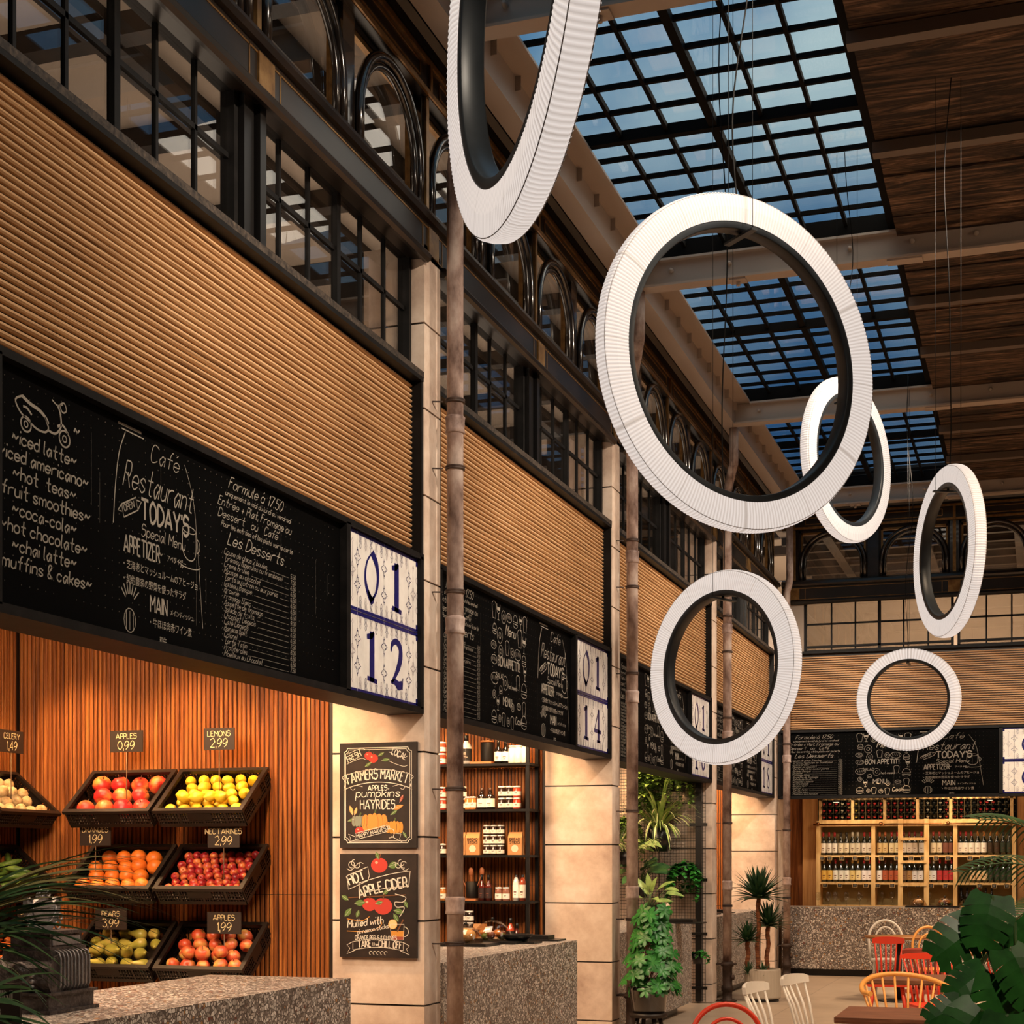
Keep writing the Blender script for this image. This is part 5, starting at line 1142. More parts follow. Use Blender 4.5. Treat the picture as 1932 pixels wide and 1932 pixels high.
def lying(cc):
    if cc not in wb:
        o=obj('wine_bottle',MB().lathe([(0,.26),(.035,.255),(.037,.12),(.022,.08),(.018,.04)],10,axis='y',caps=False),mat('bottle_0f1410','0f1410',.15,spec=.6)); tag(o,'','bottle'); 
        obj('capsule',MB().lathe([(0,-.006),(.019,-.005),(.020,.05)],10,axis='y',caps=False),mat('capw_'+CCOL[cc],CCOL[cc],.4),o); wb[cc]=o; return o
    return dup(wb[cc],(0,0,0))
cd={'r':'red','R':'dark red','w':'cream','y':'yellow','K':'black'}
rown=['bottom','middle','top']
for i,x in enumerate(xs1):
    for j in range(3):
        cc=cseq[i%len(cseq)]; o=lying(cc); z=zs['rk0']+(zs['top']-zs['rk0'])*(j+.42)/3; o.location=(WX(x),WY+.015,z)
        o['label']='wine bottle lying in the %s rack row, %s from the left, %s capsule'%(rown[j],nth(i),cd[cc]); o['group']='wine bottles lying in the %s rack row with %s capsules'%(rown[j],cd[cc])
# standing bottles
r1=[(365,'eee8dc','b53232'),(400,'eee8dc','b53232'),(435,'eee8dc','b53232'),(473,'e6dcc0','2c2a24'),(508,'e6dcc0','2c2a24'),(545,'d8cfb8','d8cfb8'),(578,'d8cfb8','d8cfb8'),(618,'ece4d6','b53232'),(652,'ece4d6','b53232'),
 (713,'d9c08a','b5653a'),(748,'d9c08a','b5653a'),(788,'e6d8ae','b53232'),(822,'e6d8ae','b53232'),(862,'ece4d6','7c2420'),(897,'ece4d6','7c2420'),(930,'ece4d6','7c2420'),(972,'e2e0da','b53232'),(1045,'d6c8a8','b5453a'),(1083,'d6c8a8','b5453a'),(1120,'7a4a3a','7a4a2a'),(1155,'7a4a3a','7a4a2a'),
 (1212,'efe9dc','b53232'),(1246,'efe9dc','b53232'),(1282,'efe9dc','b53232'),(1320,'efe9dc','c9803a'),(1358,'efe9dc','c9803a'),(1397,'3a2a14','a8702c'),(1438,'3a2a14','a8702c'),(1478,'26301c','1c281c'),(1515,'26301c','1c281c')]
r2=[(370,'dcb14e','b58a3a'),(405,'dcb14e','b58a3a'),(440,'e6e2d2','b53232'),(475,'e6e2d2','7c2420'),(510,'e6e2d2','7c2420'),(545,'dcc27a','b58a3a'),(580,'e4d3a0','b58a3a'),(618,'efe6e0','b53232'),(652,'efe6e0','b53232'),
 (712,'e8e2d8','b53232'),(748,'a8502c','5c3018'),(785,'a8502c','5c3018'),(820,'a8502c','5c3018'),(866,'8a6a4a','14140f'),(898,'a8804a','3a2a1a'),(930,'e8e6e2','14140f'),(966,'e8e6e2','14140f'),(1020,'e4dcc8','b53232'),(1048,'e2e2de','d8cfb8'),(1085,'b53030','b53232'),(1122,'b53030','b53232'),(1157,'b53030','b53232'),
 (1288,'d9b98a','14140f'),(1327,'d9b98a','14140f'),(1363,'d9b98a','14140f'),(1400,'26301c','1c281c'),(1440,'26301c','1c281c'),(1478,'26301c','1c281c'),(1515,'26301c','1c281c')]
cname={'eee8dc':'white','e6dcc0':'cream','d8cfb8':'pale grey','ece4d6':'off-white','d9c08a':'tan','e6d8ae':'straw','e2e0da':'plain white','d6c8a8':'beige','7a4a3a':'brown','efe9dc':'white','3a2a14':'black and gold','26301c':'dark','dcb14e':'golden','e6e2d2':'ivory','dcc27a':'yellow','e4d3a0':'light gold','efe6e0':'pinkish white','e8e2d8':'white','a8502c':'rust red','8a6a4a':'brown','a8804a':'ochre','e8e6e2':'white etched','e4dcc8':'cream','e2e2de':'silver','b53030':'bright red','d9b98a':'peach'}
proto={}
for row,(rr_,z,nm) in enumerate(((r1,zs['s1'],'upper'),(r2,zs['s2'],'lower'))):
    for i,(x,lb,cp) in enumerate(rr_):
        key=(lb,cp)
        if key not in proto: proto[key]=bottle('11160f',r=.040,h=.335,lab=lb,cap=cp,neck=.34,kind='wine_bottle')
        sec_='left of the ladder' if x<845 else ('behind the ladder' if x<1005 else 'right of the ladder')
        same=[q for q in rr_ if q[1]==lb and ((q[0]<845)==(x<845)) and ((q[0]<1005)==(x<1005))]; k_=[q[0] for q in same].index(x)
        pos='' if len(same)==1 else (', %s of the pair'%['left','right'][k_] if len(same)==2 else ', %s of its run'%(['first','second','third','fourth','fifth'][k_]))
        put(proto[key],WX(x),WY+.10,z+.001,'%s-labelled wine bottle, %s shelf %s%s'%(cname[lb],nm,sec_,pos),'wine bottles standing on the %s wine shelf'%nm)
# shelf price tags
TG=thing('shelf_tag','','price tag',(0,0,0)); obj('frame',MB().box(-.035,.035,-.004,.002,-.03,.03),M_shelfwood,TG); obj('card',MB().box(-.029,.029,-.006,-.003,-.024,.024),M_steelblk,TG); obj('print',MB().box(-.018,.018,-.0075,-.006,.006,.013).box(-.014,.014,-.0075,-.006,-.012,-.004),M_chalk,TG)
for nm,z,xs_ in (('upper',zs['s1'],(361,410,485,565,640,728,822,912,985,1065,1137,1275,1347,1418,1498)),('lower',zs['s2'],(381,472,565,633,705,795,876,952,1035,1122,1332,1422,1500))):
    for i,x in enumerate(xs_): put(TG,WX(x),WY-.012,z-.045,'small black price tag on the %s wine shelf, %s from the left'%(nm,nth(i)),'price tags on the %s wine shelf'%nm)
# ladder and rail
t=thing('library_ladder','pale wooden ladder leaning on the wine shelves','ladder',(WX(925),WY-.12,0))
for x in (848,1008): obj('side_rail',MB().bar((WX(x),WY-.10,.2),(WX(x),WY-.05,WZ(672)),.07,.03,(0,1,0)),M_shelfwood,t,world=True)
for y in (795,935,1075): obj('rung',MB().box(WX(848),WX(1008),WY-.10,WY-.05,WZ(y)-.02,WZ(y)+.02),M_shelfwood,t,world=True)
t=thing('ladder_rail','brass rail along the top of the wine shelves','rail',(WX(930),WY-.06,WZ(703)))
obj('rod',MB().tube([(WX(312),WY-.06,WZ(703)),(WX(1568),WY-.06,WZ(703))],.012,8),mat('brass','8a5a34',.25,metal=.9),t,world=True)
for x in (340,727,1140,1528): obj('bracket',MB().sphere((WX(x),WY-.06,WZ(700)),.03,10,8),mat('brass','8a5a34',.25,metal=.9),t,world=True)
for x in (452,1398):
    t=thing('shelf_downlight','small round downlight over the wine rack, %s of two'%('left' if x<900 else 'right'),'light',(WX(x),WY-.05,2.49),group='wine rack downlights'); obj('housing',MB().lathe([(0,.02),(.06,.02),(.06,0),(.045,-.004)],16),M_steelblk,t); obj('lens',MB().lathe([(0,-.006),(.045,-.005)],16),mat('lens','fff0d0',.5,emit='ffe6bb',es=4),t)
# side panels of the wine stall
for a,b,c_ in ((-3.02,WX(232),1),(WX(232)-.0,WX(330),2)):
    pass
t=thing('wood_side_panel','warm orange timber panel between the corner pipe and the wine shelves','wall panel',(-3.2,23.3,0)); m=MB(); m.box(-3.6,WX(236),23.75,23.80,0,2.75); obj('boards',m,M_batten,t,world=True)
t=thing('wood_side_panel','pale timber panel closing the left end of the wine shelves','wall panel',(WX(285),23.6,0)); obj('boards',MB().box(WX(236),WX(330),WY+.12,WY+.16,0,2.75),M_panelwood,t,world=True)
t=thing('wood_side_panel','timber panel at the right end of the wine shelves','wall panel',(WX(1640),23.5,0)); obj('boards',MB().box(wx1+.03,2.5,WY+.1,WY+.15,0,2.75),M_panelwood,t,world=True)
struct('wall_back',MB().box(-4.2,6.5,23.82,23.9,0,4.5),M_dkbeam)
struct('ceiling_bar',MB().box(-3.6,6.5,22.36,23.9,2.75,2.8),M_dkbeam)
struct('wall_bar_left',MB().box(-3.75,-3.6,22.30,23.8,0,2.75).box(-3.6,-3.55,22.27,22.36,0,5.3),M_stone)
# glasses
GLS=thing('wine_glass','','glass',(0,0,0)); obj('bowl_glass',MB().lathe([(.004,.08),(.03,.10),(.04,.13),(.038,.17),(.03,.20)],14,caps=False),M_clear,GLS); obj('stem',MB().lathe([(0,0),(.032,.0),(.030,.004),(.004,.01),(.004,.08)],12,caps=False),M_clear,GLS)
for i,x in enumerate((375,438,480,545,625)): put(GLS,WX(x),22.85,.9705,'clear wine glass on the far bar counter, %s from its left end'%['first','second','third','fourth','fifth'][i],'wine glasses on the far bar')
# stand the glasses a little behind the counter edge
for i,x in enumerate((730,790,900,1020)): 
    o=put(GLS,WX(x),WY+.1,.97+.0,'clear wine glass in the lowest compartment of the wine shelves, %s of four'%['first','second','third','fourth'][i],'wine glasses in the wine shelves')
obj_=tag(obj('shelf_board',MB().box(wx0,wx1,WY,WY+.28,.94,.969),M_shelfwood),'lowest pale shelf board of the wine wall, just over the bar counter','shelf')
BB=bottle('14100c',r=.036,h=.26,lab=None,cap='1a1614',kind='wine_bottle'); BB2=bottle('14100c',r=.036,h=.26,lab=None,cap='b53232',kind='wine_bottle')
for i,x in enumerate((1217,1253,1292,1328,1368,1405)): put(BB2 if i in (2,3) else BB,WX(x),23.15 if False else WY+.12,.9695,'unlabelled dark bottle with %s top in the lowest right compartment, %s from left'%('red' if i in (2,3) else 'black',nth(i)),'dark bottles behind the black bowl')
for i,(x,lb) in enumerate(((963,'left glass dome on the far bar, in front of the ladder'),(1128,'right glass dome on the far bar'))):
    q=atY(*z6(x,1200),22.66); dome(q.x-.02,22.66,.971,.115,lb,'salad' if i else 'loaf')
q=atY(*z6(1290,1200),22.62); bowl(q.x,22.62,.9705,.15,'long low black bowl on the far bar, right of the domes')
# ================================================================ plants
def blade(mb,p,az,el,L_,w_,droop=1.0,n=7,curl=0,fold=.0,taper=1.0,roll=0):
    """arching strap leaf"""
    p=Vector(p); d=Vector((math.cos(az)*math.cos(el),math.sin(az)*math.cos(el),math.sin(el))); side=Vector((-math.sin(az),math.cos(az),0)); st=L_/n; base=len(mb.v)
    if roll: side=(side*math.cos(roll)+side.cross(d)*math.sin(roll)).normalized()
    for i in range(n+1):
        t=i/n; ww=w_*(min(1,.45+t*2.2))*(1-t**2.2)*taper+.0008
        up=side.cross(d).normalized() if fold else Vector((0,0,0))
        mb.v+= [tuple(p-side*ww/2),tuple(p+up*fold*ww),tuple(p+side*ww/2)] if fold else [tuple(p-side*ww/2),tuple(p+side*ww/2)]
        p=p+d*st; d=(d+Vector((0,0,-droop*st/L_*.9))).normalized()
    k=3 if fold else 2
    for i in range(n):
        for j in range(k-1): mb.f.append((base+i*k+j,base+i*k+j+1,base+(i+1)*k+j+1,base+(i+1)*k+j)); mb.sm.append(False)
def leaf3(mb,p,d,up,L_,w_,n=6,cup=.15,droop=.25,shape=1.0):
    """broad leaf with a folded midrib, along d"""
    p=Vector(p); d=Vector(d).normalized(); up=Vector(up); s=d.cross(up); s=s.normalized() if s.length>1e-4 else Vector((1,0,0)); nrm=s.cross(d); base=len(mb.v)
    for i in range(n+1):
        t=i/n; ww=w_/2*math.sin(PI*min(1,(t*.93+.07))**shape)**.8; q=p+d*(L_*t)-nrm*(droop*L_*t*t)
        mb.v+=[tuple(q-s*ww+nrm*cup*ww),tuple(q),tuple(q+s*ww+nrm*cup*ww)]
    for i in range(n):
        for j in (0,1): mb.f.append((base+i*3+j,base+i*3+j+1,base+(i+1)*3+j+1,base+(i+1)*3+j)); mb.sm.append(True)
def rdir(r,elmin=-.3,elmax=1.2):
    a=r.uniform(0,2*PI); e=r.uniform(elmin,elmax); return Vector((math.cos(a)*math.cos(e),math.sin(a)*math.cos(e),math.sin(e)))
# trellis of the plant stall with black post
def z5(x,y): return (1080+x*.30635,1340+y*.30642)
TY=17.56
t=thing('wire_trellis','black square wire trellis with a black post, carrying the hanging plants of the green wall','trellis',(-4.9,TY,0))
m=MB(); x=-6.3; i=0
while x<-3.61: m.box(x-.0022,x+.0022,TY-.004,TY+.0,.02,2.72); x+=.034
z=.04
while z<2.72: m.box(-6.3,-3.61,TY-.0085,TY-.004,z-.0022,z+.0022); z+=.034
obj('wire_grid',m,M_steelblk,t,world=True)
xa=atY(*z5(760,800),TY).x; xb=atY(*z5(797,800),TY).x
obj('post',MB().box(xa,xb,TY-.03,TY+.03,.02,2.72),M_steelblk,t,world=True)
for y in (705,1045,1377,1710): zz=atY(*z5(750,y),TY-.05).z; obj('bracket',MB().box(atY(*z5(720,y),TY-.05).x,atY(*z5(829,y),TY-.05).x,TY-.05,TY-.03,zz-.018,zz+.018),M_steelblk,t,world=True)
def pot(x,y,z,r,h,t,m_=None): obj('pot',MB().lathe([(0,0),(r*.72,0),(r,h),(r*.93,h),(r*.9,h*.85),(0,h*.85)],20),m_ or M_steelblk,t); obj('soil',MB().lathe([(r*.9,h*.86),(0,h*.88)],16),mat('soil','2a1a10',.9),t)
# spider plant
def spider(px,py,Y,label,s=1.0,n=58,seed=1,babies=5,potr=.085):
    q=atY(px,py,Y); t=thing('spider_plant',label,'plant',q); r=random.Random(seed); pot(0,0,0,potr*s,.15*s,t)
    g=MB(); e=MB()
    for i in range(n):
        az=r.uniform(0,2*PI); el=r.uniform(.55,1.45); L_=r.uniform(.22,.48)*s; p=(.03*math.cos(az),.03*math.sin(az),.13*s); w_=.019*s
        k=len(g.v); blade(g,p,az,el,L_,w_,r.uniform(1.6,2.9),8)
        blade(e,(p[0]-.004*math.sin(az),p[1]+.004*math.cos(az),p[2]+.0015),az,el,L_*.97,w_*.30,r.uniform(1.6,2.9) if False else 2.2,8)
    for b in range(babies):
        az=-PI/2+r.uniform(-1.6,1.6); pts=[Vector((0,0,.15*s))]; d=Vector((math.cos(az)*.8,math.sin(az)*.8,.7))
        for j in range(9): pts.append(pts[-1]+d*.05*s); d=(d+Vector((0,0,-.28))).normalized()
        obj('runner',MB().tube(pts,.002,5),M_stem,t)
        for j in range(14): blade(g,pts[-1],r.uniform(0,2*PI),r.uniform(-.2,1.2),.10*s,.009,2.2,5); 
        for j in range(7): blade(e,pts[-1],r.uniform(0,2*PI),r.uniform(-.2,1.2),.10*s,.004,2.2,5)
    obj('foliage',g,G_pale,t); obj('pale_leaf_stripes',e,G_cream,t); return t
x_,y_=z5(530,870); spider(x_,y_,17.35,'big striped spider plant in a black pot hanging on the trellis',1.75,95,3)
x_,y_=z5(720,600); 
def trailing(px,py,Y,label,s,n,seed,m_=G_mid,L=(.15,.45),leafs=.035,spread=.12,potted=True,name='trailing_plant'):
    q=atY(px,py,Y); t=thing(name,label,'plant',q); r=random.Random(seed); g=MB(); st=MB()
    if potted: pot(0,0,0,.075*s,.12*s,t)
    for i in range(n):
        az=r.uniform(0,2*PI); d=Vector((math.cos(az)*.7,math.sin(az)*.5-.25,.6)); p=Vector((0,0,.11*s)); pts=[p.copy()]; L_=r.uniform(*L)*s; k=int(L_/.03)
        for j in range(k):
            p=p+d*.03; d=(d+Vector((r.uniform(-.15,.15),r.uniform(-.15,.15),-.42))).normalized(); pts.append(p.copy())
            for q_ in (0,1): dd=rdir(r,-.6,.6); leaf3(g,p,dd,(0,0,1),leafs*r.uniform(.7,1.3)*s,leafs*.85*s,3,.1,.3)
        st.tube(pts,.0018,4)
    obj('foliage',g,m_,t); obj('stems',st,M_stem,t); return t
trailing(*z5(690,1040),17.35,'bushy round-leaved trailing plant low on the right of the trellis',1.3,26,5,G_mid,(.2,.45),.045)
trailing(*z5(650,500),17.38,'dark pot with feathery hanging fern at the top of the trellis',1.5,34,6,green('fern_leaf','3c5c1e','6f8c34',.5),(.12,.34),.03,name='hanging_fern')
trailing(*z5(450,450),17.38,'ferny plant at the top left of the trellis under the chalkboard',1.8,44,8,green('fern_leaf','3c5c1e','6f8c34',.5),(.15,.4),.035,name='hanging_fern')
trailing(*z5(770,1560),17.30,'small leafy plant low behind the third counter, on the trellis',.9,16,9,G_mid,(.1,.3),.05)
def philodendron(px,py,Y,label,s,n,seed,m_=G_mid,name='philodendron',L=.2,W_=.13,p_=True):
    q=atY(px,py,Y); t=thing(name,label,'plant',q); r=random.Random(seed); g=MB(); st=MB()
    if p_: pot(0,0,0,.08*s,.13*s,t)
    for i in range(n):
        az=r.uniform(0,2*PI); el=r.uniform(.5,1.4); d=Vector((math.cos(az)*math.cos(el),math.sin(az)*math.cos(el),math.sin(el))); tip=Vector((0,0,.1*s))+d*r.uniform(.12,.3)*s
        st.tube([(0,0,.1*s),tuple(tip*.6+Vector((0,0,.05*s))),tuple(tip)],.004,5); dd=(d+Vector((0,-.5,-.6))).normalized(); leaf3(g,tip,dd,(0,-.6,.8),L*s*r.uniform(.8,1.2),W_*s,7,.12,.35,.8)
    obj('foliage',g,m_,t); obj('stems',st,M_stem,t); return t
philodendron(*z5(415,1150),17.3,'split-leaf plant in a black pot on the trellis beside the second downpipe',1.3,20,12,green('split_leaf','2d5030','557a3c',.4),L=.15,W_=.09)
philodendron(*z5(470,1290),16.3,'broad-leaved peace lily plant on the plant stall counter',1.0,12,14,G_pale,name='peace_lily',L=.20,W_=.07)
philodendron(*z5(330,950),17.0,'leafy plant between the second pillar and the second downpipe',1.1,14,15,G_pale,name='leafy_plant',L=.16,W_=.07)
trailing(*z5(335,760),17.2,'trailing greenery between the second pillar and the second downpipe',1.3,24,16,green('fern_leaf','3c5c1e','6f8c34',.5),(.2,.5),.035)
q=atY(*z5(585,1255),16.35); t=thing('lily_flower','pale flower spathe rising over the plant stall counter','flower',q); m=MB(); leaf3(m,(0,0,0),(0,0,1),(0,-1,0),.12,.07,7,.5,.1); obj('spathe',m,mat('spathe','d8c3b0',.5),t); obj('spadix',MB().tube([(0,-.01,.01),(0,-.015,.06)],.005,6),mat('spadix','d07a3a',.6),t); obj('stalk',MB().tube([(0,0,0),(0,0,-.16)],.003,5),M_stem,t)
# schefflera on a stool
q=atZ(*z5(470,1880),.42)
SX,SYY=-3.15,12.62
p0=atX(1228,1911,-3.2)
base=Vector((-3.22,p0.y,0)); zt=p0.z
t=thing('plant_stool','dark wooden stool under the schefflera pot','stool',(base.x,base.y,0)); obj('seat',MB().lathe([(0,zt-.035),(.16,zt-.035),(.165,zt-.02),(.165,zt),(0,zt)],24),M_dkbeam,t)
for a in (.6,2.2,3.8,5.4): obj('leg',MB().tube([(.10*math.cos(a),.10*math.sin(a),zt-.03),(.16*math.cos(a),.16*math.sin(a),0)],[.02,.013],8),M_dkbeam,t)
t=thing('schefflera','bushy bright green schefflera in a glossy dark pot, beside the second downpipe','plant',(base.x,base.y,zt))
obj('glossy_pot',MB().lathe([(0,0),(.13,0),(.145,.015),(.165,.20),(.168,.235),(.155,.235),(.15,.21),(0,.2)],28),mat('glossy_pot','090808',.08,spec=.8,coat=.6),t)
g=MB(); st=MB(); r=random.Random(21)
for i in range(150):
    h=.18+.74*(i/150)**1.05; fr=h/.92; rad=(.22*math.sin(min(1,fr*1.35+.1)*PI*.82)+.03); az=r.uniform(0,2*PI); rr=rad*math.sqrt(r.uniform(.25,1)); c=Vector((rr*math.cos(az)+.03,rr*math.sin(az),h))
    st.tube([(c.x*.15,c.y*.15,max(.2,h-.16)),tuple(c)],.003,4)
    axis=Vector((math.cos(az)*.8,math.sin(az)*.8-.5,.75)).normalized(); u=axis.cross(Vector((0,0,1))).normalized(); v=axis.cross(u)
    for k in range(7):
        a=2*PI*k/7+r.uniform(-.1,.1); d=(u*math.cos(a)+v*math.sin(a)+axis*.12); leaf3(g,c,d,axis,.080*r.uniform(.85,1.15),.036,5,.15,.22,1.7)
obj('foliage',g,G_mid,t); obj('stems',st,M_trunk,t)
# yucca in a ribbed planter
q=atZ(1429,1892,0); YP=Vector((q.x+.02,q.y+.25,0))
t=thing('potted_yucca','three-headed yucca with two small rosettes in a ribbed cream planter','plant',YP)
mpp=(.947*YP.y-YP.x*.32)/FPX
m=MB(); R_=.205; n=72; prof=[(R_*.96,.035),(R_,.05),(R_,.36),(R_*.985,.375),(R_*.93,.375),(R_*.9,.33),(0,.33)]
base_=len(m.v)
for rr,h in prof:
    for k in range(n): a=2*PI*k/n; f=rr*(1+(.012 if k%2 and .04<h<.365 and rr>R_*.95 else 0)); m.v.append((f*math.cos(a),f*math.sin(a),h))
for i in range(len(prof)-1):
    for k in range(n): k2=(k+1)%n; m.f.append((i*n+k,i*n+k2,(i+1)*n+k2,(i+1)*n+k)); m.sm.append(False)
obj('ribbed_planter',m,mat('planter_cream','b7aa98',.6),t); obj('planter_foot',MB().lathe([(0,0),(R_*.9,0),(R_*.9,.036),(0,.036)],32),M_steelblk,t)
def yhead(g,c,L_,n,seed):
    r=random.Random(seed)
    for i in range(n):
        az=2*PI*i*.382+r.uniform(-.2,.2); el=1.48-1.42*(i/n); blade(g,c,az,el,L_*r.uniform(.8,1.0),.062*L_/.4,.25+.45*(i/n),6,fold=.18)
right=Vector((_c,_s,0)); g=MB()
def ypt(px,py): # point in the planter's plane facing the camera
    d=-YP.x*_s+YP.y*_c; p=atD(px,py,d); return p-YP
heads=[(1433,1695,.42,70),(1449,1748,.33,56),(1412,1776,.28,50)]; feet=[(1430,1830),(1446,1830),(1411,1830)]
for i,((hx,hy,L_,n_),(fx,fy)) in enumerate(zip(heads,feet)):
    a=ypt(hx,hy); b=ypt(fx,fy+10); a.y+=[-.05,.02,-.03][i]; b.y+=[-.05,.02,-.03][i]
    mm=MB(); N_=14; pts=[tuple(b.lerp(a,k/N_)+Vector((.008*math.sin(k*.9),0,0))) for k in range(N_+1)]; mm.tube(pts,[.024+.004*(k%2) for k in range(N_+1)],9); obj('trunk',mm,M_trunk,t); yhead(g,a,L_,n_,30+i)
for i,(hx,hy) in enumerate(((1415,1836),(1442,1838))): yhead(g,ypt(hx,hy)+Vector((0,-.09,0)),.17,26,40+i)
obj('foliage',g,G_yucca,t)
# monstera at the right edge
def monleaf(g,p,d,up,L_,seed):
    """heart-shaped leaf with deep side splits, built as separate lobes either side of the midrib"""
    p=Vector(p); d=Vector(d).normalized(); up=Vector(up); s=d.cross(up).normalized(); nrm=s.cross(d).normalized(); W_=L_*.48; n=5; r=random.Random(seed)
    def P(t,w_): # t along, w signed across
        return p+d*(L_*t)+s*w_-nrm*(.30*L_*t*t)+nrm*(-.18*abs(w_))
    def wid(t): return W_*(1-max(0,(t-.28)/.72)**1.9)**.5*(1 if t>.0 else .8)
    for sg in (-1,1):
        for i in range(n):
            t0=i/n*.92-.02; t1=(i+1)/n*.92-.02; gap=.018 if i else 0
            a0=P(max(t0+gap*.2,0),0); a1=P(max(t1,0),0)
            w0=wid(max(0,t0)); w1=wid(min(.97,max(0,t1))); b_=-.16 if i==0 else 0
            q=[P(t0,0),P(t0+.04+b_*.4,.5*w0*sg),P(t0+.07+gap+b_,.80*w0*sg),P(t0+.11+gap+b_*.8,1.0*w0*sg),P(t1+.11-gap,1.0*w1*sg),P(t1+.07-gap,.78*w1*sg),P(t1+.04,.5*w1*sg),P(t1,0)]
            k=len(g.v); g.v+=[tuple(v) for v in q]; 
            g.f+=[(k,k+1,k+6,k+7),(k+1,k+2,k+5,k+6),(k+2,k+3,k+4,k+5)]; g.sm+=[True]*3
    k=len(g.v); g.v+=[tuple(P(.90,0)),tuple(P(.86,.22*W_)),tuple(P(1.02,0)),tuple(P(.86,-.22*W_))]; g.f.append((k,k+1,k+2,k+3)); g.sm.append(True)
MD=5.6
mroot=atD(1925,2040,MD); t=thing('monstera','large monstera with dark split leaves at the right edge, in front of the tables','plant',(mroot.x,mroot.y,0)); O=t.location.copy()
g=MB(); st=MB()
fw=Vector((-_s,_c,0))
leaves=[(1872,1690,.24,(-.25,-.25,-.75),0),(1846,1745,.25,(-.75,-.2,-.5),.05),(1915,1740,.22,(.4,-.2,-.8),.1),(1905,1790,.26,(.3,-.3,-.6),-.1),(1860,1830,.20,(-.8,-.2,-.45),-.05),(1888,1842,.28,(.0,-.3,-.85),-.1),(1925,1870,.26,(.5,-.2,-.7),0),(1850,1905,.24,(-.6,-.2,-.7),-.2),(1900,1915,.24,(-.1,-.2,-.9),-.25),(1815,1895,.17,(-.9,-.2,-.35),-.1)]
for i,(px,py,L_,dd,dz) in enumerate(leaves):
    p=atD(px,py,MD+dz)-O; d=right*dd[0]+fw*dd[1]+Vector((0,0,dd[2])); u=(Vector((0,0,.55))-fw*.9)+right*(.3 if i%2 else -.2)
    monleaf(g,p,d,u,L_*.82,i); b=Vector((0,0,.75)); mid=(p+b)/2+Vector((0,0,.10)); st.tube([tuple(b),tuple(mid),tuple(p)],.006,6)
st.tube([(0,0,.3),(0.01,0,.8)],.02,8)
obj('foliage',g,G_dark,t); obj('stems',st,M_stem,t)
obj('pot',MB().lathe([(0,0),(.16,0),(.19,.32),(.175,.32),(.17,.28),(0,.28)],24),M_white,t)
# palms
def palm(mb,stb,p,az,el,L_,n=26,leaf=.22,droop=1.2,w_=.010):
    p=Vector(p); d=Vector((math.cos(az)*math.cos(el),math.sin(az)*math.cos(el),math.sin(el))); st_=L_/n; pts=[tuple(p)]
    for i in range(n):
        p=p+d*st_; d=(d+Vector((0,0,-droop/n))).normalized(); pts.append(tuple(p))
        if i>3:
            side=Vector((0,0,1)).cross(d).normalized(); l=leaf*(1-.55*(i/n))
            for sg in (-1,1):
                dd=(side*sg*.45+d*.75+Vector((0,0,.50 if sg>0 else -.55))).normalized(); a=math.atan2(dd.y,dd.x); e=math.asin(max(-1,min(1,dd.z))); blade(mb,p,a,e,l,w_,.9,5,roll=1.2*sg)
    stb.tube(pts,.004,5)
pr_=atD(2075,1800,8.0); t=thing('areca_palm','feathery palm fronds at the right edge in front of the wine shelves','plant',(pr_.x,pr_.y,0)); g=MB(); st=MB()
for i,(a,e,L_,zz) in enumerate(((2.9,.9,.75,1.35),(3.3,.55,.7,1.2),(2.5,1.1,.8,1.4),(3.6,.25,.6,1.15),(3.0,.35,.65,1.0),(2.2,.6,.6,1.3),(4.1,.8,.6,1.3),(1.0,.9,.7,1.3))): palm(g,st,(0,0,zz),a+YAW,e,L_,24,.24,1.5); st.tube([(0,0,.35),(0,0,zz)],.008,6)
obj('foliage',g,green('palm_leaf','1e3a1e','3c5c2c',.5),t); obj('stems',st,M_stem,t); obj('pot',MB().lathe([(0,0),(.18,0),(.2,.34),(.18,.34),(.18,.3),(0,.3)],24),M_steelblk,t)
# grassy foreground plant, left edge
GD=3.1
gr_=atD(-130,1990,GD); t=thing('ponytail_palm','arching grassy leaves reaching in from the left edge over the cash register','plant',(gr_.x,gr_.y,0)); O=t.location.copy(); g=MB(); r=random.Random(5)
c=atD(-90,1760,GD)-O
for i in range(46):
    lo=i%6==0; a=YAW+r.gauss(.0,.33); el=r.uniform(-.3,.25) if lo else r.uniform(.35,.85); blade(g,c+Vector((r.uniform(-.02,.02),r.uniform(-.04,.04),r.uniform(-.05,.02))),a,el,r.uniform(.22,.34) if lo else r.uniform(.30,.47),.0065,r.uniform(.8,1.05) if lo else r.uniform(1.0,1.35),12,roll=r.uniform(-1.5,1.5))
obj('foliage',g,G_grass,t)
g=MB()
for i in range(16): a=YAW+r.gauss(0,.3); blade(g,c+Vector((0,0,.01)),a,r.uniform(.5,.8),r.uniform(.34,.45),.008,1.2,12,roll=r.uniform(-1.4,1.4))
obj('pale_leaf_stripes',g,mat('straw_leaf','a89a62',.5),t)
tr=MB().tube([tuple(c+Vector((0,0,-.02))),tuple(Vector((c.x,c.y,.3)))],[.03,.06],10); obj('trunk',tr,M_trunk,t); obj('pot',MB().lathe([(0,0),(.15,0),(.17,.3),(.15,.3),(0,.28)],20,(c.x,c.y,0)),M_steelblk,t)
gr_=atD(-60,2010,2.9); t=thing('ponytail_palm','lower tuft of grassy leaves at the bottom left corner','plant',(gr_.x,gr_.y,0)); O=t.location.copy(); g=MB(); c=atD(-70,1905,2.9)-O
for i in range(17): a=YAW+r.gauss(.0,.35); blade(g,c+Vector((r.uniform(-.02,.02),r.uniform(-.03,.03),r.uniform(-.05,.02))),a,r.uniform(-.05,.75),r.uniform(.14,.30),.008,r.uniform(.9,1.5),9,roll=r.uniform(-1.5,1.5))
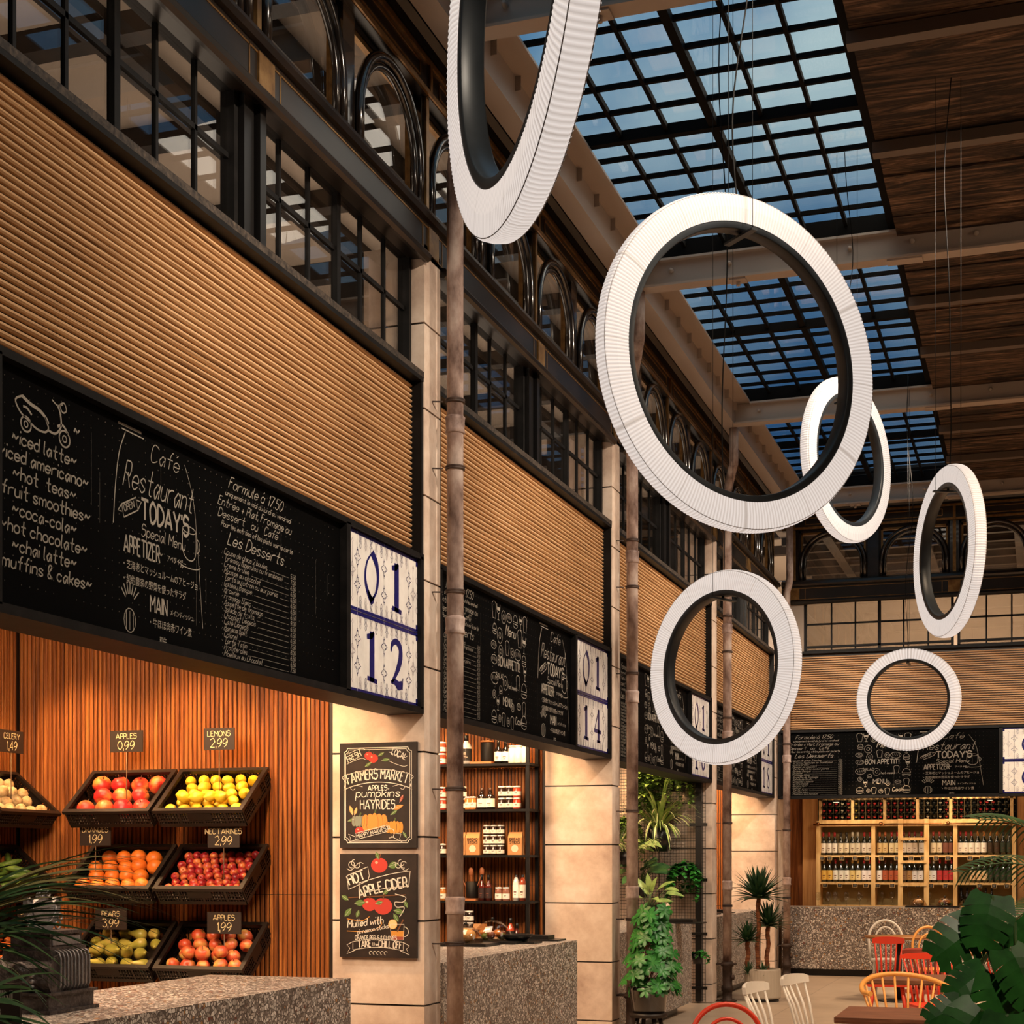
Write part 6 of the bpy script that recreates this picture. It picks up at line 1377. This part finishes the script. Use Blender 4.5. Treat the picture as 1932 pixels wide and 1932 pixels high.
obj('foliage',g,G_grass,t); obj('pot',MB().lathe([(0,0),(.13,0),(.15,.3),(.13,.3),(0,.28)],20,(c.x,c.y,0)),M_steelblk,t); obj('trunk',MB().tube([tuple(c),(c.x,c.y,.3)],[.03,.05],8),M_trunk,t)
# ================================================================ tables and chairs
def rot2(x,y,a): return (x*math.cos(a)-y*math.sin(a),x*math.sin(a)+y*math.cos(a))
def rect_table(cx,cy,W,D,rz,label,m_,h=.75,th=.035):
    t=thing('dining_table',label,'table',(cx,cy,0),rz,None)
    obj('tabletop',MB().box(-W/2,W/2,-D/2,D/2,h-th,h,.012) if False else MB().prism([(-D/2+.02,h-th),(D/2-.02,h-th),(D/2,h-th+.015),(D/2,h),(-D/2,h),(-D/2,h-th+.015)],-W/2,W/2,'x'),m_,t)
    obj('pedestal',MB().box(-.04,.04,-.04,.04,.03,h-th),M_dkbeam,t); obj('foot',MB().box(-.27,.27,-.03,.03,0,.03).box(-.03,.03,-.27,.27,0,.03),M_steelblk,t); return t
a_=atZ(1585,1919,.75); b_=atZ(1636,1878,.75); 
rect_table(a_.x+.52,a_.y+.33,1.1,.72,.0,'walnut table nearest the camera at the bottom right','' or M_tblw)
a2=atZ(1627,1848,.75); rect_table(a2.x+.65,a2.y+.35,1.3,.7,0,'second walnut table, behind the honey-coloured hoop-back chair',M_tblw)
def round_table(px0,px1,py,label,m_,h=.75):
    a=atZ(px0,py,h); b=atZ(px1,py,h); R_=(b-a).length/2; c=(a+b)/2; t=thing('round_table',label,'table',(c.x,c.y,0))
    obj('tabletop',MB().lathe([(0,h-.03),(R_-.03,h-.03),(R_,h-.012),(R_,h),(0,h)],40),m_,t); obj('pedestal',MB().lathe([(.035,.03),(.035,h-.03)],12),M_dkbeam,t); obj('foot',MB().lathe([(0,0),(.24,0),(.24,.015),(.04,.03),(0,.03)],24),M_steelblk,t)
round_table(1632,1760,1766,'amber round table edge in front of the white bentwood chair, near the far bar',M_tblo)
round_table(1712,1895,1793,'larger amber round table between the natural bentwood chair and the wide red chair',M_tblo)
def legs4(t,m_,w0,w1,d0,d1,h,r0=.018,r1=.012):
    for sx_ in (-1,1):
        for sy_ in (-1,1): obj('leg',MB().tube([(sx_*w0,sy_*d0,h),(sx_*w1,sy_*d1,0)],[r0,r1],8),m_,t)
def bentwood(name,label,m_,loc,rz,s=1.0,H=.88,group=None):
    t=thing(name,label,'chair',loc,rz,group); hs=.45
    obj('seat',MB().lathe([(0,hs-.03),(.19,hs-.03),(.205,hs-.015),(.20,hs),(0,hs-.004)],28),m_,t); legs4(t,m_,.13,.17,.13,.19,hs-.02)
    def hoop(w_,top,r_,y0=.17): return [(-w_*.92,y0,hs-.02)]+[(-w_*math.cos(a*PI/16)*1.0,y0+.07*(hs+(top-hs)*.5-hs+ (top-hs)*.5*math.sin(a*PI/16))/.4,hs+(top-hs)*.48+(top-hs)*.52*math.sin(a*PI/16)) for a in range(17)]+[(w_*.92,y0,hs-.02)]
    obj('outer_hoop',MB().tube(hoop(.20,H,.016),.015,8),m_,t); obj('inner_hoop',MB().tube(hoop(.13,H-.08,.012),.011,8),m_,t)
    obj('leg_ring',MB().tube([(.15*math.cos(2*PI*k/20),.15*math.sin(2*PI*k/20),.24) for k in range(20)],.009,6,True),m_,t); return t
def spindle(name,label,m_,loc,rz,H=.85,W_=.22,n=5,rail=.075,curve=.045,group=None,lean=.13):
    t=thing(name,label,'chair',loc,rz,group); hs=.45
    m=MB(); m.prism([(-.20,hs-.02),(-.18,hs-.038),(.18,hs-.038),(.20,hs-.02),(.20,hs-.005),(.17,hs),(-.17,hs),(-.20,hs-.005)],-.21,.21,'y'); obj('seat',m,m_,t); legs4(t,m_,.13,.19,.14,.20,hs-.03,.02,.013)
    y0=.17; yt=y0+lean; m=MB(); N_=10; base=len(m.v)
    for i in range(N_+1):
        u=-1+2*i/N_; x=W_*u; y=yt-curve*(1-u*u)*-1-curve; top=H-.02*u*u*(1 if abs(u)>.8 else .5); lo=H-rail+.012*abs(u)
        for (dy,z) in ((-.013,lo),(.010,lo),(.014,top-.01),(.004,top),(-.009,top)): m.v.append((x,y+dy,z))
    for i in range(N_):
        for k in range(5): k2=(k+1)%5; m.f.append((base+i*5+k,base+i*5+k2,base+(i+1)*5+k2,base+(i+1)*5+k)); m.sm.append(False)
    m.f.append(tuple(base+k for k in range(5))); m.f.append(tuple(base+N_*5+k for k in reversed(range(5)))); m.sm+=[False,False]; obj('top_rail',m,m_,t)
    for i in range(n):
        u=-.86+1.72*i/(n-1); y=yt-curve*(1-u*u)*-1-curve; obj('spindle',MB().tube([(u*W_*.72,y0,hs-.01),(u*W_*.86,y0+(y-y0)*.5,hs+(H-hs)*.5),(u*W_,y,H-rail+.015)],[.009,.010,.007],7),m_,t)
    obj('stretcher',MB().tube([(-.16,0,.18),(.16,0,.18)],.009,6),m_,t); return t
def windsor(name,label,m_,loc,rz,H=.80,W_=.30,group=None):
    t=thing(name,label,'chair',loc,rz,group); hs=.45
    m=MB(); m.lathe([(0,hs-.035),(.21,hs-.035),(.235,hs-.015),(.225,hs),(0,hs-.006)],28); obj('seat',m,m_,t); legs4(t,m_,.13,.20,.13,.20,hs-.03,.02,.014)
    pts=[]
    for i in range(25):
        a=-.35+(PI+.7)*i/24; pts.append((W_*math.cos(a),.0+.27*math.sin(a)*1.0,H-.10+.10*max(0,math.sin(a))))
    obj('bow_rail',MB().tube(pts,.017,8),m_,t)
    for i in range(11):
        a=.02+(PI-.04)*i/10; obj('spindle',MB().tube([(.185*math.cos(a),.0+.185*math.sin(a),hs-.01),(W_*math.cos(a),.27*math.sin(a),H-.10+.10*max(0,math.sin(a)))],.008,7),m_,t)
    return t
def at_floor(px,py,z): p=atZ(px,py,z); return p
# nearest red hoop at the bottom edge
p=at_floor(1388,1900,.80); bentwood('bentwood_chair','red bentwood chair whose hoop back rises from the bottom edge of the picture',M_red,(p.x+.02,p.y-.05,0),YAW+.15,H=.80)
p=at_floor(1457,1858,.84); spindle('spindle_chair','white spindle-back chair, the left of the two white ones at the bottom',M_white,(p.x+.14,p.y+.02,0),YAW+1.08,H=.85,n=5)
p=at_floor(1527,1843,.84); spindle('spindle_chair','white spindle-back chair, the right of the two white ones at the bottom',M_white,(p.x+.14,p.y+.02,0),YAW+1.0,H=.85,n=5)
p=at_floor(1720,1838,.86); windsor('hoop_back_armchair','honey-coloured hoop-back armchair with round spindles between the two walnut tables',M_yel,(p.x,p.y-.25,0),YAW+.1,H=.86)
p=at_floor(1679,1768,.87); spindle('spindle_chair','bright red spindle-back chair in front of the white bentwood chair',M_red,(p.x,p.y-.2,0),YAW-.25,H=.87,n=6,W_=.155)
p=at_floor(1773,1799,.85); spindle('spindle_chair','wide bright red spindle-back chair in front of the larger amber table',M_red,(p.x,p.y-.2,0),YAW+.05,H=.85,n=8,W_=.24,rail=.055)
p=at_floor(1748,1792,.82); spindle('spindle_chair','muted red chair just behind the wide bright red one',M_dred,(p.x+.03,p.y+.35,0),YAW+2.6,H=.83,n=6,W_=.2)
p=at_floor(1668,1738,.90); bentwood('bentwood_chair','white bentwood chair in front of the far bar counter',M_white,(p.x+.04,p.y+.05,0),YAW-.1,H=.90)
p=at_floor(1772,1749,.89); bentwood('bentwood_chair','natural honey bentwood chair in front of the far bar counter',M_yel,(p.x,p.y-.2,0),YAW+.2,H=.89)
p=at_floor(1912,1765,.88); spindle('spindle_chair','red spindle chair half hidden by the palm and monstera at the right edge',M_red,(p.x,p.y,0),YAW+.5,H=.88,n=6,W_=.19)
p=at_floor(1930,1850,.84); spindle('spindle_chair','white chair mostly hidden behind the monstera leaves',M_white,(p.x+.05,p.y,0),YAW-.9,H=.84)
p=at_floor(1925,1900,.80); windsor('hoop_back_armchair','honey hoop-back chair in the bottom right corner behind the monstera',M_yel,(p.x+.35,p.y+.1,0),YAW+.4,H=.82,W_=.27)
# ================================================================ pleated ring lamps
def ring(label,px,py,hpx,D,th,side,band=.115,cables=((-.1,.1)),seg=440,brk=0,tilt=0,cord=None):
    """side=+1: right edge farther away; th: angle between the ring's face and the view"""
    depth=FPX*D/hpx; c=atD(px,py,depth); t=thing('ring_lamp',label,'pendant lamp',(c.x,c.y,c.z)); vd=Vector((c.x,c.y,0)).normalized(); vaz=math.atan2(vd.y,vd.x)
    # local x = in-plane, y = axis ; rotation about z
    t.rotation_euler=(0,0,vaz-PI/2+side*th)
    Ro=D/2; Ri=Ro-band; T=.075; m=MB(); me_f=[]
    n=seg; prof=[(Ri+.002,-T*.5,0),(Ri+band*.5,-T*.56,0),(Ro-.010,-T*.5,0),(Ro,-T*.34,0),(Ro+.003,0,0),(Ro,T*.34,0),(Ro-.010,T*.5,0),(Ri+band*.5,T*.56,0),(Ri+.002,T*.5,0)]
    for k in range(n):
        a=2*PI*k/n; b=(1 if k%2 else -1); 
        for rr,yy,_ in prof:
            r2=rr+(b*.0013 if rr>Ro-.012 else 0); y2=yy+(b*.0010*(1 if yy>0 else -1) if rr<=Ro-.009 else 0); m.v.append((r2*math.cos(a),y2,r2*math.sin(a)))
    P_=len(prof)
    for k in range(n):
        k2=(k+1)%n
        for j in range(P_-1): m.f.append((k*P_+j,k*P_+j+1,k2*P_+j+1,k2*P_+j)); m.sm.append(False)
    o=obj('pleated_shade',m,M_shade,t); at=o.data.attributes.new('pleat','FLOAT','POINT')
    vals=[]
    for k in range(n):
        v_=1.0 if k%2 else .35
        if k%(n//12)==0: v_=.12
        for j in range(P_): vals.append(v_)
    at.data.foreach_set('value',vals)
    m=MB(); m.lathe([(Ri+.003,-T*.47),(Ri-.024,-T*.47),(Ri-.028,-T*.40),(Ri-.028,T*.40),(Ri-.024,T*.47),(Ri+.003,T*.47)],96,axis='y',caps=False); obj('inner_band',m,M_lampdark,t)
    m=MB()
    for e in (-T*.52,T*.52): m.tube([((Ro-.006)*math.cos(2*PI*k/96),e*.9,(Ro-.006)*math.sin(2*PI*k/96)) for k in range(96)],.0016,4,True)
    obj('edge_seam',m,mat('seam','a59b95',.7),t)
    zt=(6.69 if c.x>-1.15 else 6.86)-c.z
    obj('hanger_plate',MB().box(-.015,.015,-.10,.10,Ri-.05,Ri-.04).tube([(0,0,Ri-.028),(0,0,Ri-.045)],.008,6),M_lampdark,t)
    for y in (-.085,.085): obj('suspension_wire',MB().tube([(0,y,Ri-.045),(0,y,zt)],.0016,5),M_cable,t)
    N_=20; amp=.05; pts=[]
    for i in range(N_+1):
        u=i/N_; pts.append((amp*math.sin(u*PI)*math.sin(u*9+Ro*5),.03*math.sin(u*7),Ri-.045+(zt-Ri+.045)*u))
    obj('power_cord',MB().tube(pts,.0035,6),mat('cord','1c1b1a',.85,spec=.1),t)
    return t
ring('huge ring lamp cut by the top edge, seen nearly edge-on',980,-54,956,1.25,R(74),-1,band=.125,seg=480)
ring('big round ring lamp in the middle with the skylights seen through it',1397,688,629,1.45,R(37),1,band=.125,seg=540)
ring('tilted ring lamp partly hidden behind the big middle one',1598,869,306,1.2,R(60),1)
ring('round ring lamp low in the centre, in front of the slatted panels and downpipe',1364,1260,364,1.1,R(42),-1)
ring('narrow oval ring lamp hanging at the right, in front of the far arches',1789,1041,320,1.1,R(69),-1)
ring('small ring lamp facing us, in front of the far slatted panel',1714,1320,192,1.1,R(5),-1,seg=200)
fin()
for o in bpy.data.objects:
    if o.parent is None and o.type!='LIGHT' and 'label' in o and not o['label']: print('EMPTY LABEL',o.name)
